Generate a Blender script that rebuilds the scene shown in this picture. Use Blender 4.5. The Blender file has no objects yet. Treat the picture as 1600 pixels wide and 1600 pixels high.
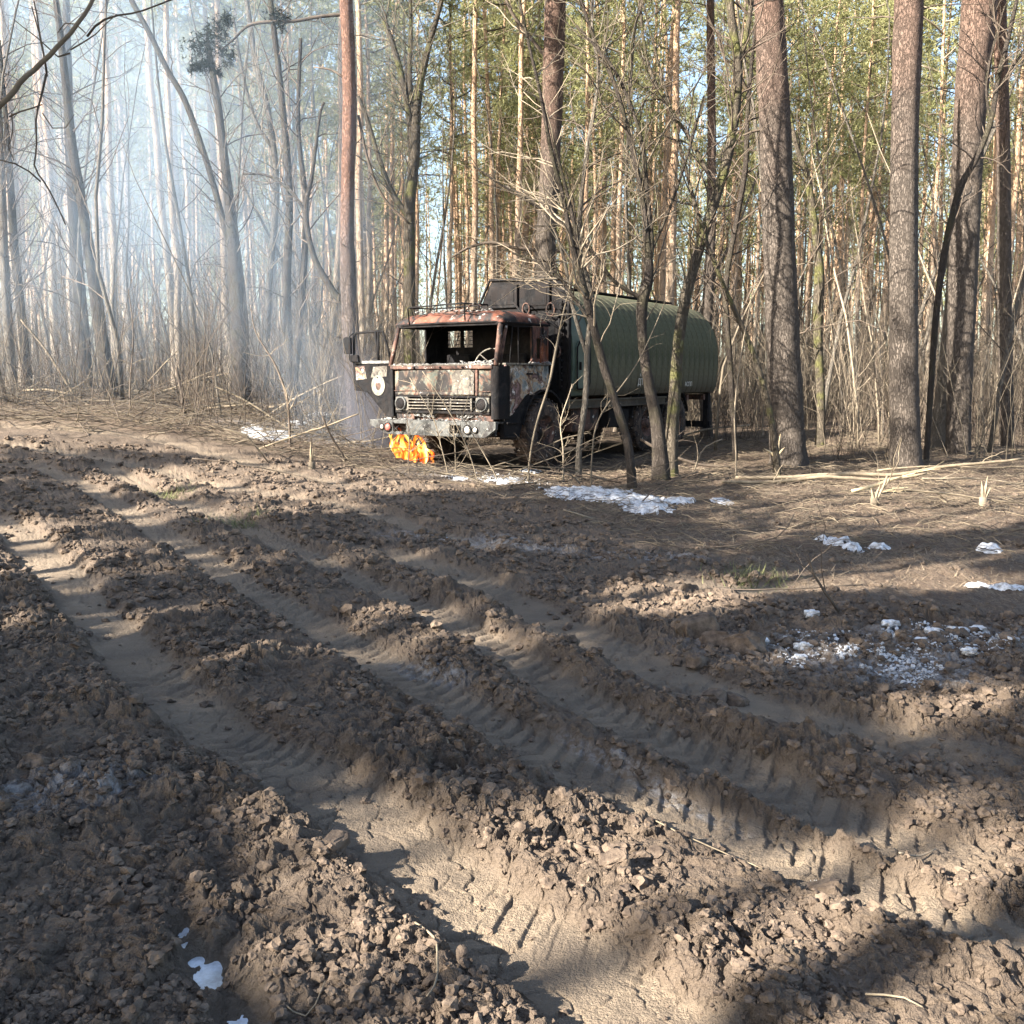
import bpy, math, random
import numpy as np
from mathutils import Vector, Matrix
rng = np.random.default_rng(7)
random.seed(7)
scene = bpy.context.scene
COL = scene.collection

# ------------------------------------------------------------------ camera
FPX, CX, CY = 1537.0, 800.0, 800.0
CAM_H = 1.6
PITCH = math.atan(210 / FPX)
cam_data = bpy.data.cameras.new("camera")
cam_data.sensor_width = 36.0
cam_data.lens = 36.0 * FPX / 1600.0
cam_data.clip_start = 0.05
cam_data.clip_end = 2000.0
cam = bpy.data.objects.new("camera", cam_data)
COL.objects.link(cam)
cam.location = (0, 0, CAM_H)
cam.rotation_euler = (math.pi / 2 - PITCH, 0, 0)
scene.camera = cam
scene.render.resolution_x = 1024
scene.render.resolution_y = 1024

# ------------------------------------------------------------------ light
SUN_ELEV = math.radians(29)
SH = np.array([-0.87, -0.49]); SH /= np.linalg.norm(SH)
SUN = np.array([SH[0] * math.cos(SUN_ELEV), SH[1] * math.cos(SUN_ELEV), math.sin(SUN_ELEV)])
world = bpy.data.worlds.new("World")
scene.world = world
world.use_nodes = True
wn = world.node_tree
for n in list(wn.nodes):
    wn.nodes.remove(n)
sky = wn.nodes.new("ShaderNodeTexSky")
sky.sky_type = 'NISHITA'
sky.sun_disc = False
sky.sun_elevation = SUN_ELEV
sky.sun_rotation = math.atan2(SUN[0], SUN[1])
sky.dust_density = 2.0
sky.air_density = 1.0
bg = wn.nodes.new("ShaderNodeBackground")
bg.inputs["Strength"].default_value = 0.075
wo = wn.nodes.new("ShaderNodeOutputWorld")
wn.links.new(sky.outputs[0], bg.inputs[0])
wn.links.new(bg.outputs[0], wo.inputs[0])
sun_data = bpy.data.lights.new("sun", 'SUN')
sun_data.energy = 5.0
sun_data.angle = math.radians(0.4)
sun_data.color = (1.0, 0.92, 0.80)
sun = bpy.data.objects.new("sun", sun_data)
COL.objects.link(sun)
sun.rotation_euler = Vector(SUN).to_track_quat('Z', 'Y').to_euler()
scene.view_settings.view_transform = 'Standard'
scene.view_settings.look = 'None'
scene.view_settings.exposure = 2.6
scene.view_settings.gamma = 1.0
try:
    scene.view_settings.use_curve_mapping = False
except Exception:
    pass
scene.cycles.max_bounces = 6
scene.cycles.diffuse_bounces = 3
scene.cycles.glossy_bounces = 2
scene.cycles.transmission_bounces = 3
scene.cycles.volume_bounces = 1
scene.cycles.transparent_max_bounces = 12
scene.cycles.volume_step_rate = 3.0
scene.cycles.volume_max_steps = 96

# ------------------------------------------------------------------ maths
def ss(a, b, x):
    t = np.clip((x - a) / (b - a), 0, 1)
    return t * t * (3 - 2 * t)

def _h(ix, iy, seed):
    h = (ix.astype(np.int64) * 374761393 + iy.astype(np.int64) * 668265263 + seed * 1442695041) & 0xFFFFFFFF
    h = ((h ^ (h >> 13)) * 1274126177) & 0xFFFFFFFF
    h = ((h ^ (h >> 16)) * 2246822519) & 0xFFFFFFFF
    return (h ^ (h >> 15)) & 0xFFFFFFFF

def hf(ix, iy, seed):
    return _h(ix, iy, seed) / 4294967295.0

def vnoise(x, y, seed=0):
    """gradient noise, about -1..1"""
    ix = np.floor(x); iy = np.floor(y)
    fx = x - ix; fy = y - iy
    ix = ix.astype(np.int64); iy = iy.astype(np.int64)
    ux = fx * fx * fx * (fx * (fx * 6 - 15) + 10)
    uy = fy * fy * fy * (fy * (fy * 6 - 15) + 10)
    def g(dx, dy):
        a = hf(ix + dx, iy + dy, seed) * 6.2831853
        return np.cos(a) * (fx - dx) + np.sin(a) * (fy - dy)
    a = g(0, 0); b = g(1, 0); c = g(0, 1); d = g(1, 1)
    return 1.5 * ((a * (1 - ux) + b * ux) * (1 - uy) + (c * (1 - ux) + d * ux) * uy)

def fbm(x, y, o=4, seed=0):
    r = np.zeros_like(x); a = 1.0; t = 0
    for k in range(o):
        r += a * vnoise(x * 2 ** k + 17.3 * k, y * 2 ** k - 9.1 * k, seed + k); t += a; a *= .5
    return r / t

def worley(x, y, seed=0):
    ix = np.floor(x).astype(np.int64); iy = np.floor(y).astype(np.int64)
    f1 = np.full(x.shape, 9.0); f2 = np.full(x.shape, 9.0); c = np.zeros(x.shape)
    for dx in (-1, 0, 1):
        for dy in (-1, 0, 1):
            jx = ix + dx; jy = iy + dy
            px = jx + hf(jx, jy, seed); py = jy + hf(jx, jy, seed + 101)
            d = np.sqrt((x - px) ** 2 + (y - py) ** 2)
            rnd = hf(jx, jy, seed + 202)
            n = d < f1
            f2 = np.where(n, f1, np.minimum(f2, d))
            c = np.where(n, rnd, c); f1 = np.where(n, d, f1)
    return f1, f2, c

CP, SP = math.cos(PITCH), math.sin(PITCH)

def ray(px, py):
    u = (px - CX) / FPX; v = -(py - CY) / FPX
    d = np.array([u, CP + v * SP, -SP + v * CP])
    return d / d[1]

def at(px, py, Y):
    """point of the view ray through a photo pixel at ground distance Y"""
    d = ray(px, py)
    return np.array([d[0] * Y, Y, CAM_H + d[2] * Y])

def proj(x, y, z):
    zz = z - CAM_H
    dep = y * CP - zz * SP
    up = y * SP + zz * CP
    dep = np.where(dep < 0.1, 0.1, dep)
    return CX + FPX * x / dep, CY - FPX * up / dep

def zbase(x, y):
    x = np.asarray(x, float); y = np.asarray(y, float)
    a = 1.25 * ss(6, 23, y) * ss(2, -9, x)
    b = 0.15 * ss(10, 22, y) * ss(-4, 6, x)
    return a + b + 0.10 * fbm(x / 5.0, y / 5.0, 2, 5) * ss(3, 9, y)

def g(px, py):
    d = ray(px, py)
    if d[2] > -0.02:
        d = d.copy(); d[2] = -0.02
    Y = -CAM_H / d[2]
    prev = 0.5
    t = 0.5
    while t < 45:
        if CAM_H + d[2] * t < float(zbase(d[0] * t, t)):
            break
        prev = t; t *= 1.03
    for k in range(12):
        m = (prev + t) / 2
        if CAM_H + d[2] * m < float(zbase(d[0] * m, m)):
            t = m
        else:
            prev = m
    return np.array([d[0] * t, t])

# ------------------------------------------------------------------ mesh building
class MB:
    def __init__(self):
        self.v = []; self.q = []; self.t = []; self.mq = []; self.mt = []; self.n = 0
        self.sq = []; self.st = []
    def add(self, v, q=None, t=None, m=0, smooth=False):
        v = np.asarray(v, float).reshape(-1, 3)
        self.v.append(v)
        if q is not None and len(q):
            q = np.asarray(q, np.int64).reshape(-1, 4) + self.n
            self.q.append(q); self.mq.append(np.full(len(q), m)); self.sq.append(np.full(len(q), smooth))
        if t is not None and len(t):
            t = np.asarray(t, np.int64).reshape(-1, 3) + self.n
            self.t.append(t); self.mt.append(np.full(len(t), m)); self.st.append(np.full(len(t), smooth))
        self.n += len(v)
    def mesh(self, name, mats):
        me = bpy.data.meshes.new(name)
        v = np.concatenate(self.v) if self.v else np.zeros((0, 3))
        q = np.concatenate(self.q) if self.q else np.zeros((0, 4), np.int64)
        t = np.concatenate(self.t) if self.t else np.zeros((0, 3), np.int64)
        me.vertices.add(len(v)); me.vertices.foreach_set("co", v.astype(np.float32).ravel())
        nl = len(q) * 4 + len(t) * 3
        me.loops.add(nl)
        me.loops.foreach_set("vertex_index", np.concatenate([q.ravel(), t.ravel()]).astype(np.int32))
        me.polygons.add(len(q) + len(t))
        st = np.concatenate([np.arange(len(q)) * 4, len(q) * 4 + np.arange(len(t)) * 3]).astype(np.int32)
        me.polygons.foreach_set("loop_start", st)
        mi = np.concatenate(self.mq + self.mt) if (self.mq or self.mt) else np.zeros(0)
        sm = np.concatenate(self.sq + self.st) if (self.sq or self.st) else np.zeros(0)
        me.polygons.foreach_set("material_index", mi.astype(np.int32))
        me.polygons.foreach_set("use_smooth", sm.astype(bool))
        for m in (mats if isinstance(mats, (list, tuple)) else [mats]):
            me.materials.append(m)
        me.update(calc_edges=True)
        return me
    def build(self, name, mats, parent=None, loc=(0, 0, 0)):
        o = bpy.data.objects.new(name, self.mesh(name, mats))
        COL.objects.link(o)
        o.location = loc
        if parent is not None:
            o.parent = parent
        return o

def tag(o, label=None, cat=None, group=None, kind=None):
    if label: o["label"] = label
    if cat: o["category"] = cat
    if group: o["group"] = group
    if kind: o["kind"] = kind
    return o

def empty(name, loc=(0, 0, 0), rz=0.0):
    o = bpy.data.objects.new(name, None)
    o.empty_display_size = 0.2
    COL.objects.link(o)
    o.location = [float(a) for a in loc]; o.rotation_euler = (0, 0, rz)
    return o

def copy_tree(o, kids, parent=None):
    c = o.copy(); COL.objects.link(c)
    if parent is not None: c.parent = parent
    for ch in kids.get(o.name, ()):
        copy_tree(ch, kids, c)
    return c

def tube(mb, pts, rad, sides=6, m=0, cap=True, smooth=True):
    pts = np.asarray(pts, float); n = len(pts)
    rad = np.broadcast_to(np.asarray(rad, float), (n,))
    tan = np.gradient(pts, axis=0)
    tan /= np.linalg.norm(tan, axis=1, keepdims=True) + 1e-9
    mt = np.abs(tan.mean(0)); ref = np.zeros(3); ref[int(np.argmin(mt))] = 1
    u = np.cross(tan, ref); u /= np.linalg.norm(u, axis=1, keepdims=True) + 1e-9
    w = np.cross(tan, u)
    a = np.arange(sides) / sides * 2 * math.pi
    ring = (u[:, None, :] * np.cos(a)[None, :, None] + w[:, None, :] * np.sin(a)[None, :, None]) * rad[:, None, None] + pts[:, None, :]
    v = ring.reshape(-1, 3)
    i = np.arange(n - 1)[:, None] * sides; j = np.arange(sides)[None, :]; j2 = (j + 1) % sides
    q = np.stack([i + j, i + j2, i + sides + j2, i + sides + j], -1).reshape(-1, 4)
    t = None
    if cap and sides >= 3:
        t = [[0, k + 1, k] for k in range(1, sides - 1)]
        b = (n - 1) * sides
        t += [[b, b + k, b + k + 1] for k in range(1, sides - 1)]
    mb.add(v, q, t, m, smooth)

def box(mb, c, s, m=0, rot=None):
    """box at centre c, full size s"""
    c = np.asarray(c, float); s = np.asarray(s, float) / 2
    k = np.array([[x, y, z] for z in (-1, 1) for y in (-1, 1) for x in (-1, 1)], float) * s
    if rot is not None:
        k = k @ np.asarray(rot).T
    mb.add(k + c, [[0, 2, 3, 1], [4, 5, 7, 6], [0, 1, 5, 4], [2, 6, 7, 3], [0, 4, 6, 2], [1, 3, 7, 5]], None, m)

def lathe(mb, prof, axis='y', c=(0, 0, 0), sides=24, m=0, smooth=True):
    """profile of (radius, along) swept about an axis"""
    c = np.asarray(c, float)
    a = np.arange(sides) / sides * 2 * math.pi
    P = []
    for r, l in prof:
        if axis == 'y': P.append(np.stack([r * np.cos(a), np.full(sides, l), r * np.sin(a)], -1))
        elif axis == 'x': P.append(np.stack([np.full(sides, l), r * np.cos(a), r * np.sin(a)], -1))
        else: P.append(np.stack([r * np.cos(a), r * np.sin(a), np.full(sides, l)], -1))
    v = np.concatenate(P) + c
    n = len(prof)
    i = np.arange(n - 1)[:, None] * sides; j = np.arange(sides)[None, :]; j2 = (j + 1) % sides
    q = np.stack([i + j, i + sides + j, i + sides + j2, i + j2], -1).reshape(-1, 4)
    mb.add(v, q, None, m, smooth)

def prism(mb, poly, y0, y1, m=0):
    """polygon in (x,z) extruded along y"""
    n = len(poly)
    v = [[p[0], y0, p[1]] for p in poly] + [[p[0], y1, p[1]] for p in poly]
    q = [[i, (i + 1) % n, n + (i + 1) % n, n + i] for i in range(n)]
    # fan from the centroid
    cx = sum(p[0] for p in poly) / n; cz = sum(p[1] for p in poly) / n
    v += [[cx, y0, cz], [cx, y1, cz]]
    t = [[2 * n, (i + 1) % n, i] for i in range(n)] + [[2 * n + 1, n + i, n + (i + 1) % n] for i in range(n)]
    mb.add(v, q, t, m)

def bevel(o, w=0.012, seg=2):
    b = o.modifiers.new("edge", 'BEVEL'); b.width = w; b.segments = seg; b.limit_method = 'ANGLE'
    b.angle_limit = math.radians(40)
    return o

# ------------------------------------------------------------------ materials
class NT:
    def __init__(self, name):
        self.m = bpy.data.materials.new(name); self.m.use_nodes = True
        self.t = self.m.node_tree
        for n in list(self.t.nodes): self.t.nodes.remove(n)
        self.out = self.t.nodes.new("ShaderNodeOutputMaterial")
        self._co = None
    def n(self, typ, props=None, **inp):
        nd = self.t.nodes.new(typ)
        for k, v in (props or {}).items(): setattr(nd, k, v)
        for k, v in inp.items():
            k = k.replace('_', ' ')
            s = nd.inputs[k] if k in nd.inputs else None
            if s is None: raise KeyError(k)
            if isinstance(v, bpy.types.NodeSocket): self.t.links.new(v, s)
            else: s.default_value = v
        return nd
    def co(self):
        if self._co is None: self._co = self.t.nodes.new("ShaderNodeTexCoord").outputs["Object"]
        return self._co
    def map(self, vec, sc=(1, 1, 1)):
        return self.n("ShaderNodeMapping", Vector=vec, Scale=sc).outputs[0]
    def noise(self, scale, detail=4, rough=.55, vec=None, out="Fac", dist=0.0):
        return self.n("ShaderNodeTexNoise", Vector=vec or self.co(), Scale=scale, Detail=detail, Roughness=rough, Distortion=dist).outputs[out]
    def vor(self, scale, vec=None, feature='F1', out="Distance"):
        return self.n("ShaderNodeTexVoronoi", {"feature": feature}, Vector=vec or self.co(), Scale=scale).outputs[out]
    def ramp(self, fac, stops, interp='LINEAR'):
        nd = self.n("ShaderNodeValToRGB", Fac=fac)
        nd.color_ramp.interpolation = interp
        e = nd.color_ramp.elements
        while len(e) < len(stops): e.new(0.5)
        for el, (p, c) in zip(e, stops):
            el.position = p
            el.color = (c, c, c, 1) if isinstance(c, (int, float)) else (*c, 1)
        return nd.outputs[0]
    def mix(self, f, a, b, mode='MIX'):
        nd = self.t.nodes.new("ShaderNodeMixRGB"); nd.blend_type = mode
        for s, v in zip(nd.inputs, (f, a, b)):
            if isinstance(v, bpy.types.NodeSocket): self.t.links.new(v, s)
            elif isinstance(v, (int, float)): s.default_value = v if s.name == "Fac" else (v, v, v, 1)
            else: s.default_value = (*v, 1)
        return nd.outputs[0]
    def math(self, op, a, b=0.0, clamp=False):
        nd = self.t.nodes.new("ShaderNodeMath"); nd.operation = op; nd.use_clamp = clamp
        for s, v in zip(nd.inputs, (a, b)):
            if isinstance(v, bpy.types.NodeSocket): self.t.links.new(v, s)
            else: s.default_value = v
        return nd.outputs[0]
    def attr(self, name):
        return self.n("ShaderNodeAttribute", {"attribute_name": name}).outputs["Fac"]
    def bump(self, h, strength=.5, dist=.02, normal=None):
        nd = self.n("ShaderNodeBump", Height=h, Strength=strength, Distance=dist)
        if normal is not None: self.t.links.new(normal, nd.inputs["Normal"])
        return nd.outputs[0]
    def bsdf(self, color, rough=.8, metal=0.0, normal=None, spec=.3, **kw):
        nd = self.t.nodes.new("ShaderNodeBsdfPrincipled")
        def st(k, v):
            s = nd.inputs[k]
            if isinstance(v, bpy.types.NodeSocket): self.t.links.new(v, s)
            elif k in ("Base Color", "Emission Color") and not isinstance(v, (int, float)): s.default_value = (*v, 1)
            else: s.default_value = v
        st("Base Color", color); st("Roughness", rough); st("Metallic", metal); st("Specular IOR Level", spec)
        for k, v in kw.items(): st(k.replace('_', ' '), v)
        if normal is not None: self.t.links.new(normal, nd.inputs["Normal"])
        self.t.links.new(nd.outputs[0], self.out.inputs["Surface"])
        return nd
def m_ground():
    k = NT("soil")
    fl, li, fr = k.attr("rut"), k.attr("litter"), k.attr("frost")
    big = k.noise(0.8, 5, .6); mid = k.noise(6, 5, .6); fine = k.noise(60, 4, .7)
    clod = k.ramp(mid, [(.3, (.050, .037, .029)), (.5, (.100, .074, .056)), (.7, (.195, .148, .108))])
    clod = k.mix(k.ramp(big, [(.42, 0.0), (.66, .7)]), clod, (.155, .116, .085))
    clod = k.mix(.5, clod, k.mix(fine, (.036, .027, .022), (.24, .185, .137)))
    rut = k.mix(k.ramp(k.noise(3, 5, .6), [(.35, 0.0), (.65, 1.0)]), (.265, .205, .145), (.155, .12, .089))
    rut = k.mix(.25, rut, k.mix(fine, (.08, .066, .055), (.28, .23, .175)))
    c = k.mix(fl, clod, rut)
    st = k.noise(25, 6, .75, vec=k.map(k.co(), (1, .35, 1)), dist=1.5)
    lit = k.ramp(st, [(.32, (.034, .025, .02)), (.45, (.10, .073, .053)), (.56, (.18, .138, .10)), (.7, (.30, .245, .18))])
    lit = k.mix(k.ramp(k.noise(1.3, 4, .6), [(.35, 0.0), (.65, .75)]), lit, (.095, .066, .048))
    c = k.mix(li, c, lit)
    frm = k.math('MULTIPLY', fr, k.ramp(k.noise(16, 6, .75), [(.44, 0.0), (.62, .75)]))
    c = k.mix(frm, c, (.34, .33, .325))
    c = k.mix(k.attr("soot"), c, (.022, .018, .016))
    rough = k.ramp(k.noise(4, 3), [(.3, .75), (.7, .95)])
    h = k.math('ADD', k.math('MULTIPLY', k.noise(38, 5, .7), 1.0), k.math('MULTIPLY', k.noise(130, 3, .7), .5))
    k.bsdf(c, rough, normal=k.bump(h, 1.0, .03), spec=.2)
    return k.m

def m_bark(name, low, high, zt=None, moss=0.0, vs=9.0, strength=1.0, flaky=None):
    k = NT(name)
    v = k.map(k.co(), (1, 1, .28))
    n1 = k.noise(vs, 6, .65, vec=v, dist=.6)
    va = k.t.nodes.new("ShaderNodeVectorMath"); va.operation = 'ADD'
    ns = k.t.nodes.new("ShaderNodeVectorMath"); ns.operation = 'SCALE'; ns.inputs["Scale"].default_value = .16
    k.t.links.new(k.noise(vs * 1.1, 5, .7, vec=v, out="Color"), ns.inputs[0]); k.t.links.new(v, va.inputs[0]); k.t.links.new(ns.outputs[0], va.inputs[1])
    f = k.vor(vs * 3.0, vec=va.outputs[0], feature='DISTANCE_TO_EDGE')
    crack = k.ramp(f, [(0.0, 0.0), (.16, 1.0)])
    base = k.mix(n1, tuple(c * .55 for c in low), tuple(min(1, c * 1.5) for c in low))
    if high is not None:
        z = k.n("ShaderNodeSeparateXYZ", Vector=k.co()).outputs["Z"]
        zz = k.math('ADD', z, k.math('MULTIPLY', k.noise(1.2, 3), zt[1]))
        hc = k.mix(k.noise(14, 5, .7, vec=v), tuple(c * .7 for c in high), tuple(min(1, c * 1.45) for c in high))
        base = k.mix(k.math('MULTIPLY', k.math('SUBTRACT', zz, zt[0]), 1.0 / zt[1], True), base, hc)
    base = k.mix(crack, k.mix(.3, base, (.03, .024, .02)), base)
    if moss:
        mm = k.ramp(k.noise(2.2, 5, .6), [(.5, 0.0), (.62, moss)])
        base = k.mix(mm, base, (.15, .155, .045))
    h = k.math('ADD', k.math('MULTIPLY', crack, .7), k.math('MULTIPLY', n1, .8))
    k.bsdf(base, .92, normal=k.bump(h, strength, .03), spec=.15)
    return k.m

def m_needle(name, a, b, dry=None):
    k = NT(name)
    c = k.mix(k.ramp(k.noise(.9, 3), [(.35, 0.0), (.65, 1.0)]), a, b)
    r = k.n("ShaderNodeObjectInfo").outputs["Random"]
    c = k.mix(k.math('MULTIPLY', r, .35), c, (.12, .12, .035))
    p = k.n("ShaderNodeBsdfDiffuse", Color=c, Roughness=.6)
    t = k.n("ShaderNodeBsdfTranslucent", Color=c)
    mx = k.n("ShaderNodeMixShader", Fac=.4)
    k.t.links.new(p.outputs[0], mx.inputs[1]); k.t.links.new(t.outputs[0], mx.inputs[2])
    k.t.links.new(mx.outputs[0], k.out.inputs["Surface"])
    return k.m

def m_simple(name, a, b, scale=8, rough=.85, bumpd=.01, strength=.5, rnd=0.0, spec=.2, metal=0.0):
    k = NT(name)
    c = k.mix(k.ramp(k.noise(scale, 5, .65), [(.32, 0.0), (.68, 1.0)]), a, b)
    if rnd:
        r = k.n("ShaderNodeObjectInfo").outputs["Random"]
        c = k.mix(1.0, c, k.ramp(r, [(0.0, 1 - rnd), (1.0, 1 + 0.0)]), 'MULTIPLY')
    k.bsdf(c, rough, metal, normal=k.bump(k.noise(scale * 3, 5, .7), strength, bumpd), spec=spec)
    return k.m

def m_burnt(name, stops, scale=3.0, dist=1.2, soot=.3, ash=.0, rough=.75, fine=25, metal=0.0, str_=.5):
    """fire-scorched sheet metal: stained paint, rust, soot and pale ash"""
    k = NT(name)
    n = k.noise(scale, 6, .6, dist=dist)
    c = k.ramp(n, stops)
    c = k.mix(.45, c, k.mix(1.0, c, k.ramp(k.noise(fine, 5, .7), [(.3, .45), (.7, 1.6)]), 'MULTIPLY'))
    if soot: c = k.mix(k.ramp(k.noise(scale * .8 + .37, 5, .65, vec=k.map(k.co(), (1.3, .9, .8)), dist=.8), [(.56 - soot * .25, 0.0), (.66 - soot * .2, 1.0)]), c, (.016, .014, .014))
    if ash: c = k.mix(k.ramp(k.noise(scale * 2.1, 6, .7), [(.64 - ash * .3, 0.0), (.7 - ash * .25, .9)]), c, (.55, .52, .48))
    k.bsdf(c, rough, metal, normal=k.bump(k.math('ADD', k.noise(fine, 5, .7), n), str_, .012), spec=.25)
    return k.m

M = {}
M['soil'] = m_ground()
M['pine_bark'] = m_bark("pine_bark", (.38, .32, .255), (.50, .335, .22), (5.0, 5.0), vs=7)
M['old_bark'] = m_bark("old_pine_bark", (.108, .090, .076), (.135, .088, .068), (6.5, 3.0), vs=10, strength=1.0)
M['red_bark'] = m_bark("red_pine_bark", (.13, .105, .095), (.20, .115, .085), (4.2, 2.0), vs=11)
M['grey_bark'] = m_bark("grey_bark", (.17, .15, .125), None, vs=12)
M['dark_bark'] = m_bark("dark_bark", (.070, .058, .049), None, vs=14, moss=.12)
M['moss_bark'] = m_bark("mossy_bark", (.11, .092, .07), None, vs=12, moss=.7)
M['twig'] = m_simple("twig_bark", (.17, .14, .105), (.36, .295, .215), 5, rnd=.65)
M['twig_dark'] = m_simple("dark_twig_bark", (.07, .055, .045), (.16, .125, .095), 5, rnd=.4)
M['needle'] = m_needle("pine_needles", (.25, .26, .12), (.44, .43, .23))
M['needle_painted_shade'] = m_needle("painted_shade_needles", (.005, .008, .004), (.010, .014, .006))  # near black: shade of the hanging cluster is put into the needle colour
M['dry_wood'] = m_simple("dry_wood", (.13, .105, .075), (.26, .21, .145), 9)
M['fresh_wood'] = m_simple("fresh_split_wood", (.40, .31, .18), (.56, .46, .30), 12)
M['dry_grass'] = m_simple("dry_grass", (.13, .10, .07), (.27, .21, .145), 3, rnd=.2)
M['green_grass'] = m_simple("green_grass", (.08, .09, .035), (.16, .16, .075), 3)
M['clod'] = m_simple("mud_clod", (.046, .034, .027), (.175, .132, .098), 14, rough=.95, bumpd=.01, strength=.9)
def m_snow():
    k = NT("old_snow")
    c = k.mix(k.ramp(k.noise(14, 6, .75), [(.42, 0.0), (.62, 1.0)]), (.62, .63, .65), (.24, .22, .20))
    k.bsdf(c, .55, normal=k.bump(k.noise(26, 5, .7), .9, .02), spec=.4)
    return k.m
M['snow'] = m_snow()
M['snow_dirty'] = m_simple("dirty_snow", (.16, .15, .14), (.58, .59, .61), 9, rough=.7)
def m_ice():
    k = NT("puddle_ice")
    c = k.mix(k.ramp(k.noise(9, 5, .7), [(.4, 0.0), (.6, 1.0)]), (.62, .66, .70), (.34, .34, .34))
    k.bsdf(c, .22, normal=k.bump(k.noise(20, 4, .6), .3, .01), spec=.6)
    return k.m
M['ice'] = m_ice()
# ------------------------------------------------------------------ terrain
TR_P0 = np.array([-1.17, 16.1]); TR_YAW = math.radians(34)
TRX = np.array([math.cos(TR_YAW), -math.sin(TR_YAW)]); TRY = np.array([math.sin(TR_YAW), math.cos(TR_YAW)])
def gp(*pts):
    return np.array([g(px, py) for px, py in pts])

def resample(P, n=60):
    P = np.asarray(P, float)
    # Catmull-Rom through the points
    Q = [P[0]]
    for i in range(len(P) - 1):
        p0 = P[max(i - 1, 0)]; p1 = P[i]; p2 = P[i + 1]; p3 = P[min(i + 2, len(P) - 1)]
        for t in np.linspace(0, 1, 9)[1:]:
            Q.append(.5 * ((2 * p1) + (-p0 + p2) * t + (2 * p0 - 5 * p1 + 4 * p2 - p3) * t * t + (-p0 + 3 * p1 - 3 * p2 + p3) * t ** 3))
    Q = np.array(Q); s = np.r_[0, np.cumsum(np.linalg.norm(np.diff(Q, axis=0), axis=1))]
    u = np.linspace(0, s[-1], n)
    return np.stack([np.interp(u, s, Q[:, k]) for k in range(Q.shape[1])], -1)

# centre lines of the wheel ruts: half width, depth, berm left, berm right, tread
RUTS = []
def rut(pts, w, d, bl, br, tread=0.0, ext0=None, ext1=None):
    P = gp(*pts)
    if ext0 is not None: P = np.vstack([np.array(ext0), P])
    if ext1 is not None: P = np.vstack([P, np.array(ext1)])
    RUTS.append((resample(P), w * .86, d, bl, br, tread))
rut([(-120, 760), (0, 812), (60, 862), (150, 955), (250, 1060), (400, 1165), (540, 1240), (640, 1320), (760, 1420), (900, 1500), (1000, 1590)], .23, .17, .05, .17, .35, ext1=(.9, 1.4))
rut([(40, 715), (150, 765), (250, 830), (400, 925), (520, 985), (660, 1070), (800, 1150), (1000, 1235), (1180, 1300), (1330, 1370), (1560, 1450)], .19, .08, .05, .06, .5, ext1=(2.8, 2.2))
rut([(150, 715), (240, 765), (330, 800), (450, 850), (640, 935), (760, 1000), (900, 1085), (1050, 1150), (1200, 1215), (1350, 1285), (1480, 1335), (1640, 1385)], .20, .12, .08, .11, .9)
rut([(560, 850), (740, 905), (900, 985), (1040, 1050), (1200, 1110), (1360, 1150), (1500, 1180), (1640, 1215)], .24, .09, .07, .12, .4)
rut([(-100, 690), (60, 700), (200, 722), (330, 755), (480, 780), (620, 812), (800, 865)], .22, .10, .07, .08, .8)
0 and rut([(-200, 1010), (-60, 1120), (60, 1210), (170, 1300), (260, 1400), (300, 1500), (330, 1620)], .17, .05, .03, .04, .1)
rut([(1000, 900), (1130, 915), (1300, 912), (1460, 905), (1660, 895)], .25, .05, .03, .05, .2)
rut([(-100, 660), (100, 668), (260, 690), (420, 730), (560, 762)], .25, .08, .06, .08, .2)

EDGE = gp((-200, 655), (0, 660), (160, 668), (330, 685), (480, 715), (560, 738), (700, 758), (820, 790), (960, 830), (1060, 862), (1180, 900), (1320, 935), (1450, 950), (1640, 960))
EDGE = EDGE[np.argsort(EDGE[:, 0])]

FROST = [(g(1340, 1020), 1.15, .45, -.1), (g(1500, 1000), .9, .35, 0), (g(1420, 1060), .6, .2, 0), (g(110, 1240), .40, .22, 0), 
          (g(760, 850), 1.2, .4, -.2), (g(1000, 870), .8, .3, 0), (g(440, 670), 1.6, 1.2, 0), (g(740, 745), 1.5, .8, 0), (g(670, 1050), .4, .12, -.8)]

PUD = [(g(284, 1440), .035), (g(290, 1462), .04), (g(306, 1482), .04), (g(322, 1500), .06), (g(332, 1518), .045), (g(368, 1570), .06), (g(385, 1592), .05)]
_a, _b = g(855, 1145), g(1190, 1292); FROST.append(((_a + _b) / 2, float(np.linalg.norm(_b - _a)) / 2, .055, math.atan2(*(_b - _a)[::-1])))
def pud_mask(x, y):
    r = np.zeros_like(x)
    for c, w in PUD: r = np.maximum(r, np.exp(-(((x - c[0]) / w) ** 2 + ((y - c[1]) / (w * 1.5)) ** 2)))
    return r

def frost_mask(x, y):
    r = np.zeros_like(x)
    for c, a, b, ang in FROST:
        dx = x - c[0]; dy = y - c[1]
        u = dx * math.cos(ang) + dy * math.sin(ang); v = -dx * math.sin(ang) + dy * math.cos(ang)
        r = np.maximum(r, 1 - ss(.5, 1.15, np.sqrt((u / a) ** 2 + (v / b) ** 2)))
    return r

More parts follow.
